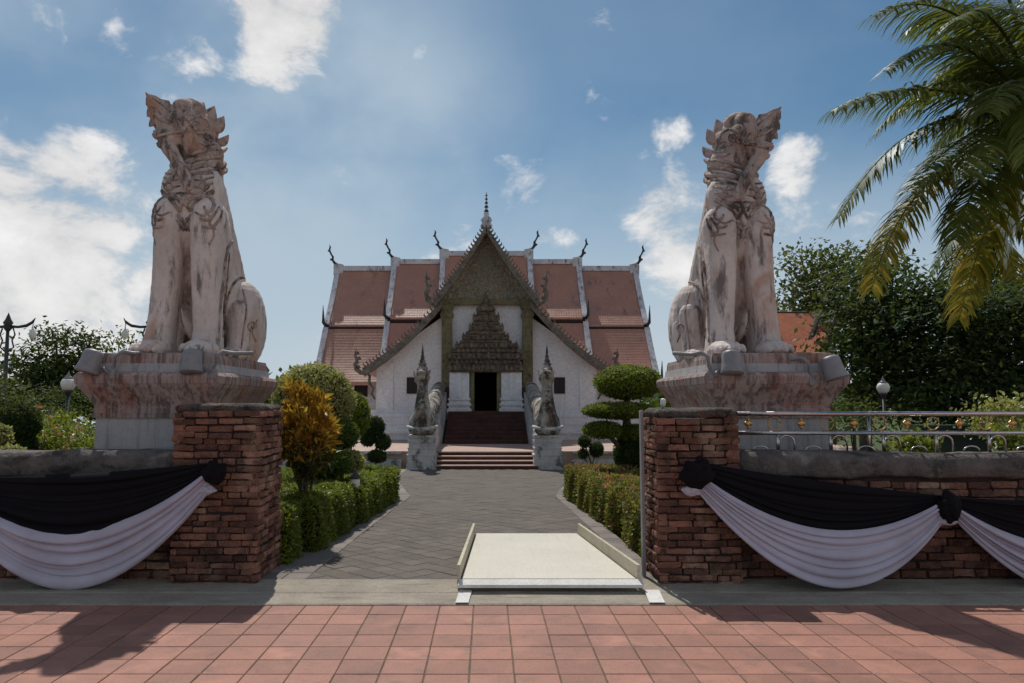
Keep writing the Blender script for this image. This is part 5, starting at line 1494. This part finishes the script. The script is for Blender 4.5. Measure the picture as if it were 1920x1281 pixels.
tree('dense_tree', 'dark leafy tree behind the left globe lamp', (at(120, 780, 27).x, 27, -.14), .2, at(110, 700, 27), [lobe(110, 665, 27, 55, .9), lobe(70, 680, 27, 48, .8), lobe(60, 715, 27, 40), lobe(120, 735, 27, 60), lobe(150, 690, 27, 42), lobe(160, 650, 27.5, 26, .7), lobe(105, 632, 27, 26, .8), lobe(165, 745, 26.5, 48)], .20, M['leafdark'], 26, 44, 'trees on the left')
tree('slender_tree', 'thin twiggy tree between the left plinth and the dark tree', (at(225, 760, 30).x, 30, -.14), .12, at(225, 660, 30), [lobe(222, 640, 30, 26, .8), lobe(250, 630, 30, 26, .7), lobe(205, 690, 30, 40), lobe(250, 680, 30, 35)], .18, M['leafolive'], 12, 26, 'trees on the left')
tree('round_lamp_tree', 'small clipped standard tree behind the left lamp post', (at(124, 840, 13).x, 13, -.1), .05, at(124, 790, 13), [lobe(125, 752, 13, 34, .85)], .06, M['leafdark'], 160, 60)
tree('garden_shrub_tree', 'yellow-green bush with red flowers at the far left', (at(40, 800, 20).x, 20, -.14), .06, at(40, 760, 20), [lobe(30, 750, 20, 32, .8), lobe(65, 770, 20, 32, .8), lobe(-20, 745, 20, 40), lobe(100, 780, 20, 24)], .11, M['leafolive'], 60, 50)
tree('garden_shrub_tree', 'leafy green bush below the right globe lamp', (at(1600, 800, 12).x, 12, -.1), .04, at(1600, 770, 12), [lobe(1590, 770, 12, 40, .8), lobe(1625, 800, 11.5, 36, .8), lobe(1560, 800, 12, 30)], .07, M['leafdeep'], 90, 60)

# vines and plants along the foot of the railing
for lab, spots in (('leafy vine at the railing foot below the right lamp', ((1690, 838), (1715, 842), (1740, 836))), ('leafy vine at the railing foot near the right frame edge', ((1890, 820), (1905, 838), (1925, 825))), ('flowering bush top seen above the railing at the right', ((1850, 790), (1880, 784), (1910, 788), (1940, 780)))):
    far_ = 7.35 if 'foot' in lab else 9.2
    c0 = at(*spots[1], far_); t = thing('vine' if 'vine' in lab else 'flowering_bush', lab, 'plant', (c0.x, far_, -.06))
    Pn = np.concatenate([np.array(at(a, b, far_)) + rng.normal(0, .07 if far_ < 8 else .12, (130 if far_ < 8 else 420, 3)) for a, b in spots])
    link_mesh('foliage', leaf_mesh('foliage', Pn, np.tile((0, -.3, .7), (len(Pn), 1)), .06, .045, M['leafbright'] if far_ < 8 else M['leafyellow'], .7), t)
    b = MB(); b.tube([(c0.x, far_, -.06), (c0.x+.03, far_, .6), tuple(c0)], [.015, .012, .006], 6); b.build('stem', M['bark'], t)

# ------------------------------------------------------------------ coconut palms
def bez(a, b, c, t): return a*((1-t)**2) + b*(2*t*(1-t)) + c*(t*t)
def frond(p0, p1, p2, mat, leaf=.62, n=64, wid=.045, hang=.42):
    p0, p1, p2 = Vector(p0), Vector(p1), Vector(p2)
    N = 22; pts = [bez(p0, p1, p2, i/N) for i in range(N+1)]
    rb = MB(); rb.tube(pts, [.035*(1-i/N)+.006 for i in range(N+1)], 6)
    V, L, S = [], [], []
    for i in range(n):
        t = .10 + .90*(i+rnd.random()*.6)/n
        p = bez(p0, p1, p2, t); tan = (bez(p0, p1, p2, min(1, t+.02))-bez(p0, p1, p2, t-.02)).normalized()
        side = tan.cross(Vector((0, 0, 1)))
        side = side.normalized() if side.length > .05 else Vector((1, 0, 0))
        up = side.cross(tan)
        l_ = leaf*(.45+.75*math.sin(math.pi*min(1, t*.9+.12)))*rnd.uniform(.85, 1.1)
        for s_ in (-1, 1):
            d = (side*s_*rnd.uniform(.75, 1.0) + tan*rnd.uniform(.35, .65) + up*rnd.uniform(.0, .3)).normalized()
            w = d.cross(up).normalized()*wid*rnd.uniform(.8, 1.2)*.5
            q = [Vector(p)]
            dd = d.copy(); k = hang*rnd.uniform(.7, 1.4)
            for m_ in range(3):
                dd = (dd + Vector((0, 0, -k*(.55+.35*m_)))).normalized(); q.append(q[-1]+dd*l_/3)
            o = len(V)
            for m_, x in enumerate(q):
                f_ = (.55, 1.0, .8, .06)[m_]; V += [x-w*f_, x+w*f_]
            for m_ in range(3): L += [o+2*m_, o+2*m_+1, o+2*m_+3, o+2*m_+2]; S.append(4)
    return rb, np_mesh('leaflets', np.array([tuple(v) for v in V]), np.array(L), S, mat)
def palm(label, base, crown, fr, leaf, n, wid):
    t = thing('coconut_palm', label, 'palm', base, 'coconut palms')
    b = MB(); base, crown = Vector(base), Vector(crown)
    ctrl = base.lerp(crown, .5) + Vector((.35, .2, 0)); N = 26
    pts = [bez(base, ctrl, crown, i/N) for i in range(N+1)]
    b.tube(pts, [(.17-.06*i/N)*(1+.06*(i % 2)) + (.08 if i == 0 else 0) for i in range(N+1)], 12); b.build('trunk', M['palmbark'], t, True)
    b = MB()
    for i in range(7):
        a = i*.9; b.ell(crown + Vector((.2*math.cos(a), .2*math.sin(a), -.22-.05*(i % 3))), (.11, .11, .14), 10, 8)
    for i in range(7):
        a = i*.9; m_ = MB(); m_.ell(crown + Vector((.2*math.cos(a), .2*math.sin(a), -.22-.05*(i % 3))), (.11, .11, .14), 10, 8); m_.build('coconut', M['leafdark'], t, True)
    for p0, p1, p2, mt in fr:
        rb, lf = frond(p0, p1, p2, M[mt], leaf, n, wid)
        o = rb.build('frond', M['palmyellow'] if mt == 'palmyellow' else M['palm'], t, True)
        link_mesh('leaflets', lf, o)
    return t
D1 = 12.0
C1 = at(1950, 225, D1)
def fr_px(c, ctrl, end, dc, de, mt): return (Vector(c), at(*ctrl, dc), at(*end, de), mt)
fr = [fr_px(C1, (1810, -60), (1632, 30), 11.6, 11.0, 'palm'), fr_px(C1, (1800, 0), (1655, 135), 11.2, 10.6, 'palm'), fr_px(C1, (1730, 120), (1556, 208), 11.5, 11.2, 'palm'),
      fr_px(C1, (1700, 165), (1572, 410), 12.2, 12.0, 'palm'), fr_px(C1, (1690, 300), (1634, 545), 11.7, 11.2, 'palmyellow'), fr_px(C1, (1760, 260), (1640, 480), 12.3, 12.4, 'palm'),
      fr_px(C1, (1830, 300), (1790, 450), 11.2, 10.8, 'palm'), fr_px(C1, (1850, 380), (1798, 600), 11.8, 11.6, 'palmyellow'), fr_px(C1, (1900, 300), (1880, 480), 12.3, 12.5, 'palm'),
      fr_px(C1, (1860, 60), (1760, 150), 12.6, 13.4, 'palm'), fr_px(C1, (1850, 120), (1740, 300), 12.6, 13.2, 'palm'), fr_px(C1, (1880, -140), (1760, -190), 12.2, 12.4, 'palm'),
      fr_px(C1, (1990, -140), (1990, -200), 12.6, 14, 'palm'), fr_px(C1, (2110, 20), (2260, 160), 12, 12, 'palm'), fr_px(C1, (2130, 200), (2240, 420), 12.2, 12.2, 'palm'),
      fr_px(C1, (1960, 40), (1930, 300), 10.6, 9.6, 'palm'), fr_px(C1, (2040, 120), (2080, 380), 13, 14.2, 'palm'), fr_px(C1, (1870, 180), (1820, 330), 10.8, 10.0, 'palm'), fr_px(C1, (1990, 350), (1960, 560), 12, 12, 'palmyellow'),
      fr_px(C1, (1880, -60), (1700, 60), 12.6, 12.8, 'palm'), fr_px(C1, (1800, 60), (1640, 250), 12.4, 12.6, 'palm'), fr_px(C1, (1830, 200), (1700, 360), 11.2, 10.6, 'palm'), fr_px(C1, (1900, 90), (1850, 210), 11, 10, 'palm'), fr_px(C1, (1870, -40), (1790, 40), 11, 10.3, 'palm')]
palm('near coconut palm hanging yellow fronds into the upper right corner', (at(2010, 900, 12.2).x, 12.2, -.1), C1, fr, .74, 96, .044)
D2 = 20.0
C2 = at(1862, 440, D2)
fr = [fr_px(C2, (1800, 390), (1745, 520), 20, 20, 'palm'), fr_px(C2, (1790, 430), (1770, 560), 19.6, 19.4, 'palm'), fr_px(C2, (1840, 360), (1780, 420), 20.5, 21, 'palm'), fr_px(C2, (1900, 380), (1960, 470), 20, 20, 'palm'),
      fr_px(C2, (1900, 440), (1910, 590), 19.6, 19.4, 'palmyellow'), fr_px(C2, (1850, 480), (1840, 590), 20, 20, 'palm'), fr_px(C2, (1860, 370), (1880, 330), 21, 22, 'palm'), fr_px(C2, (1820, 450), (1800, 590), 20.6, 21, 'palmyellow'), fr_px(C2, (1880, 470), (1860, 600), 20.3, 20.5, 'palm')]
palm('farther leaning coconut palm behind the dark tree', (at(2010, 800, 20).x, 20, -.14), C2, fr, .75, 44, .07)

# far tree belt closing the horizon
Pn, Dn = [], []
for k in range(420):
    a = rng.uniform(-1.25, 1.25); r = rng.uniform(95, 150); c = np.array((math.sin(a)*r, math.cos(a)*r, rng.uniform(.5, 4.0)))
    m_ = 60; Pn.append(c + rng.normal(0, 1, (m_, 3))*np.array((2.4, 2.4, 1.1))); Dn.append(np.tile((0, 0, .5), (m_, 1)))
o = link_mesh('far_woods', leaf_mesh('far_woods', np.concatenate(Pn), np.concatenate(Dn), 1.3, .9, M['leafdeep'], .9)); tag(o, 'distant belt of green trees along the horizon', 'woods', kind='stuff')
# lawn blades near the serpents
n = 9000; gx = np.where(rng.random(n) < .5, rng.uniform(-7, -2.2, n), rng.uniform(2.1, 7, n)); gy = rng.uniform(13.2, 20.2, n)
o = link_mesh('lawn_grass', leaf_mesh('lawn_grass', np.stack([gx, gy, np.full(n, -.13)], 1), np.tile((0, 0, 1.), (n, 1)), .07, .02, M['leafbright'], .45)); tag(o, 'short green lawn grass below the terrace', 'grass', kind='stuff')

# ------------------------------------------------------------------ lamps
def globe_lamp(label, px, py, d, r, zbase):
    c = at(px, py, d); t = thing('globe_lamp', label, 'lamp', (c.x, d, zbase), 'globe garden lamps')
    b = MB(); b.lathe([(.5*r, -.95*r), (.86*r, -.6*r), (1.02*r, -.1*r), (.98*r, .3*r), (.8*r, .66*r), (.62*r, .74*r)], c, 20); b.build('globe', M['globe'], t, True)
    b = MB(); b.lathe([(.66*r, .72*r), (.7*r, .82*r), (.35*r, 1.1*r), (.2*r, 1.3*r), (.26*r, 1.4*r), (.1*r, 1.6*r), (.0, 2.0*r)], c, 16); b.build('cap', M['greymetal'], t, True)
    b = MB(); b.lathe([(.24*r, -1.8*r), (.5*r, -1.2*r), (.62*r, -.95*r), (.4*r, -.9*r)], c, 14); b.build('collar', M['darkmetal'], t, True)
    b = MB(); b.tube([(c.x, d, zbase), (c.x, d, zbase+.3), (c.x, d, zbase+.32), (c.x, d, c.z-1.7*r)], [.05, .045, .03, .024], 10); b.build('post', M['darkmetal'], t, True)
globe_lamp('white globe lamp on a dark post left of the left plinth', 128, 720, 11.5, .105, -.08)
globe_lamp('white globe lamp in front of the dark trees on the right', 1656, 727, 12.5, .10, -.08)

def lantern(label, px, py, d):
    c = at(px, py, d); t = thing('path_lantern', label, 'lantern', (c.x, d, -.08), 'small path lanterns')
    b = MB(); b.lathe([(.045, -.06), (.06, -.03), (.065, .02), (.05, .06)], c, 12); b.build('glass', M['globe'], t, True)
    b = MB(); b.lathe([(.075, .055), (.08, .065), (.04, .11), (.02, .15), (.0, .19)], c, 12); b.build('hood', M['darkmetal'], t, True)
    b = MB(); b.tube([(c.x, d, -.08), (c.x, d, c.z-.05)], .017, 8); b.build('post', M['darkmetal'], t, True)
lantern('small lantern on a stalk in front of the left hedge', 666, 905, 9.9)
lantern('small lantern on a stalk in front of the right hedge', 1118, 900, 11.6)

def street_lamp(label, px, d):
    c = at(px, 612, d); t = thing('street_lamp', label, 'street lamp', (c.x, d, -.14), 'ornate street lamps')
    b = MB(); b.tube([(c.x, d, -.14), (c.x, d, .6), (c.x, d, .62), (c.x, d, c.z-.8), (c.x, d, c.z-.15)], [.11, .09, .065, .055, .045], 10); b.build('pole', M['darkmetal'], t, True)
    b = MB(); b.lathe([(.05, -.15), (.12, -.05), (.10, .05), (.14, .1), (.08, .2), (.03, .34), (.0, .42)], c, 12); b.build('finial', M['darkmetal'], t, True)
    for s_ in (-1, 1):
        b = MB(); b.tube([(c.x, d, c.z), (c.x+s_*.3, d, c.z-.02), (c.x+s_*.55, d, c.z+.02), (c.x+s_*.72, d, c.z+.12), (c.x+s_*.80, d, c.z+.25)], [.045, .04, .05, .045, .01], 8); ar = b.build('arm', M['darkmetal'], t, True)
        b = MB(); b.tube([(c.x+s_*.05, d, c.z-.75), (c.x+s_*.20, d, c.z-.62), (c.x+s_*.14, d, c.z-.42), (c.x+s_*.22, d, c.z-.25), (c.x+s_*.16, d, c.z-.06)], .025, 6); b.build('bracket', M['darkmetal'], t, True)
        b = MB(); q = (c.x+s_*.74, d, c.z-.22); b.lathe([(.02, -.18), (.09, -.1), (.11, 0), (.06, .1), (.02, .16), (.012, .3)], q, 10); b.build('lantern', M['globe'], ar, True)
    return t
street_lamp('ornate twin-armed street lamp at the left frame edge', 15, 22)
street_lamp('ornate twin-armed street lamp behind the left lion paws', 282, 22)

# ------------------------------------------------------------------ parked car, far pavilion, back wall
M['carpaint'] = plain('silver_car_paint', (0.55, 0.57, 0.60), 0.25, 0.4, var=.03, **{'Coat Weight': 0.8})
M['carglass'] = plain('dark_car_glass', (0.03, 0.035, 0.04), 0.08, spec=.6)
M['rubber'] = plain('tyre_rubber', (0.02, 0.02, 0.02), 0.8)
cx, cy = at(88, 800, 30).x, 30.0
car = thing('parked_car', 'silver parked car half hidden behind the flowers at the left', 'car', (cx, cy, -.14))
prof_ = [(-2.1, .28), (-2.12, .62), (-1.95, .80), (-1.25, .88), (-.62, 1.36), (-.1, 1.46), (.75, 1.42), (1.35, 1.02), (1.95, .94), (2.1, .7), (2.1, .28)]
b = MB(); rings = []
for k, (w_, f_) in enumerate(((-.82, .94), (-.78, 1.0), (.78, 1.0), (.82, .94))):
    rings.append([(cx+a, cy+w_*(1 if c_ < .95 else .84), -.14+c_*f_) for a, c_ in prof_])
b.loft(rings); bd = b.build('body', M['carpaint'], car, True, .03)
for s_ in (-1, 1):
    for pts in ([(-1.1, .92), (-.58, 1.30), (-.08, 1.38), (-.08, .92)], [(-.02, .92), (-.02, 1.38), (.68, 1.34), (1.2, 1.0), (1.2, .92)]):
        b = MB(); b.prism(pts, cy+s_*.75, cy+s_*.80, lambda a, c_, t: (cx+a, t, -.14+c_)); b.build('side_window', M['carglass'], bd)
    for a in (-1.3, 1.3):
        b = MB(); b.lathe([(.2, -.1), (.31, -.1), (.33, -.05), (.33, .05), (.31, .1), (.2, .1)], (cx+a, cy+s_*.74, .19), 18, Matrix.Rotation(R(90), 3, 'X')); w_ = b.build('wheel', M['rubber'], car, True)
        b = MB(); b.lathe([(0, -.105), (.19, -.1), (.19, .1), (0, .105)], (cx+a, cy+s_*.74, .19), 14, Matrix.Rotation(R(90), 3, 'X')); b.build('rim', M['greymetal'], w_)
for s_ in (-.55, .55):
    b = MB(); b.ell((cx-2.02, cy+s_, .56), (.1, .16, .08), 10, 6); b.build('headlight', M['globe'], car, True)

M['orangeroof'] = weathered('orange_pavilion_tile', (0.42, 0.135, 0.07), (0.34, 0.11, 0.06), 3, bump=.4, bscale=10)
pv = thing('pavilion', 'small pavilion with tiered orange roof behind the right lion', 'pavilion', (9.3, 21.5, -.14))
def slab(pts, th, name, mat, par):
    b = MB(); n_ = (Vector(pts[1])-Vector(pts[0])).cross(Vector(pts[3])-Vector(pts[0])).normalized()*th
    b.loft([[Vector(p) for p in pts], [Vector(p)-n_ for p in pts]]); return b.build(name, mat, par)
r1 = [at(1400, 592, 22.0), at(1531, 594, 22.0), at(1508, 656, 20.6), at(1395, 652, 20.6)]
r2 = [at(1500, 612, 21.8), at(1556, 614, 21.8), at(1532, 668, 20.2), at(1490, 668, 20.2)]
for rr, nm in ((r1, 'upper_roof'), (r2, 'lower_roof')):
    o = slab(rr, .12, nm, M['orangeroof'], pv)
    b = MB(); b.tube([rr[1]+Vector((.06, 0, .14)), rr[1].lerp(rr[2], .5)+Vector((.06, 0, .0)), rr[2]+Vector((.06, 0, .02))], .12, 8); b.build('verge', M['fascia'], o, True)
    b = MB(); b.tube([rr[0]+Vector((0, 0, .05)), rr[1]+Vector((0, 0, .05))], .1, 8); b.build('ridge', M['fascia'], o, True)
    q = [Vector((p.x, 2*rr[0].y-p.y, p.z)) for p in rr]; slab(q, .12, nm, M['orangeroof'], pv)
b = MB(); b.box(r1[3].x+.3, r1[2].x-.2, 21.0, 23.0, -.14, r1[2].z-.05); b.build('wall', M['plaster'], pv)
b = MB(); b.box(r1[2].x-.19, r2[2].x-.25, 20.9, 22.9, -.14, r2[2].z-.05); b.build('wall', M['plaster'], pv)

M['greenwall'] = weathered('dark_green_wall', (0.045, 0.065, 0.05), (0.03, 0.045, 0.036), 2, stain=(.015, .02, .017), streak=(2, 2, .6), bump=.2)
x0 = at(1722, 810, 9.6).x
gw = thing('boundary_wall', 'dark green low wall behind the railing at the right', 'wall', (x0+3, 9.6, -.08))
b = MB(); b.box(x0, x0+7, 9.6, 9.75, -.1, at(1800, 806, 9.6).z); b.build('panel', M['greenwall'], gw)
b = MB(); b.box(x0-.05, x0+7, 9.56, 9.79, at(1800, 806, 9.6).z+.001, at(1800, 806, 9.6).z+.06); b.build('cap', M['greenwall'], gw)
x0, x1 = at(134, 805, 24).x, at(200, 805, 24).x
wb = thing('white_barrier', 'low white rail fence seen left of the left plinth', 'barrier', ((x0+x1)/2, 24, -.14))
for z_ in (.62, .78):
    b = MB(); b.box(x0-1, x1+1.5, 24, 24.05, z_, z_+.06); b.build('rail', M['paint'], wb)
for k in range(6):
    x = x0-1+(x1-x0+2.5)*k/5; b = MB(); b.box(x-.03, x+.03, 23.96, 23.998, -.14, .84); b.build('post', M['paint'], wb)
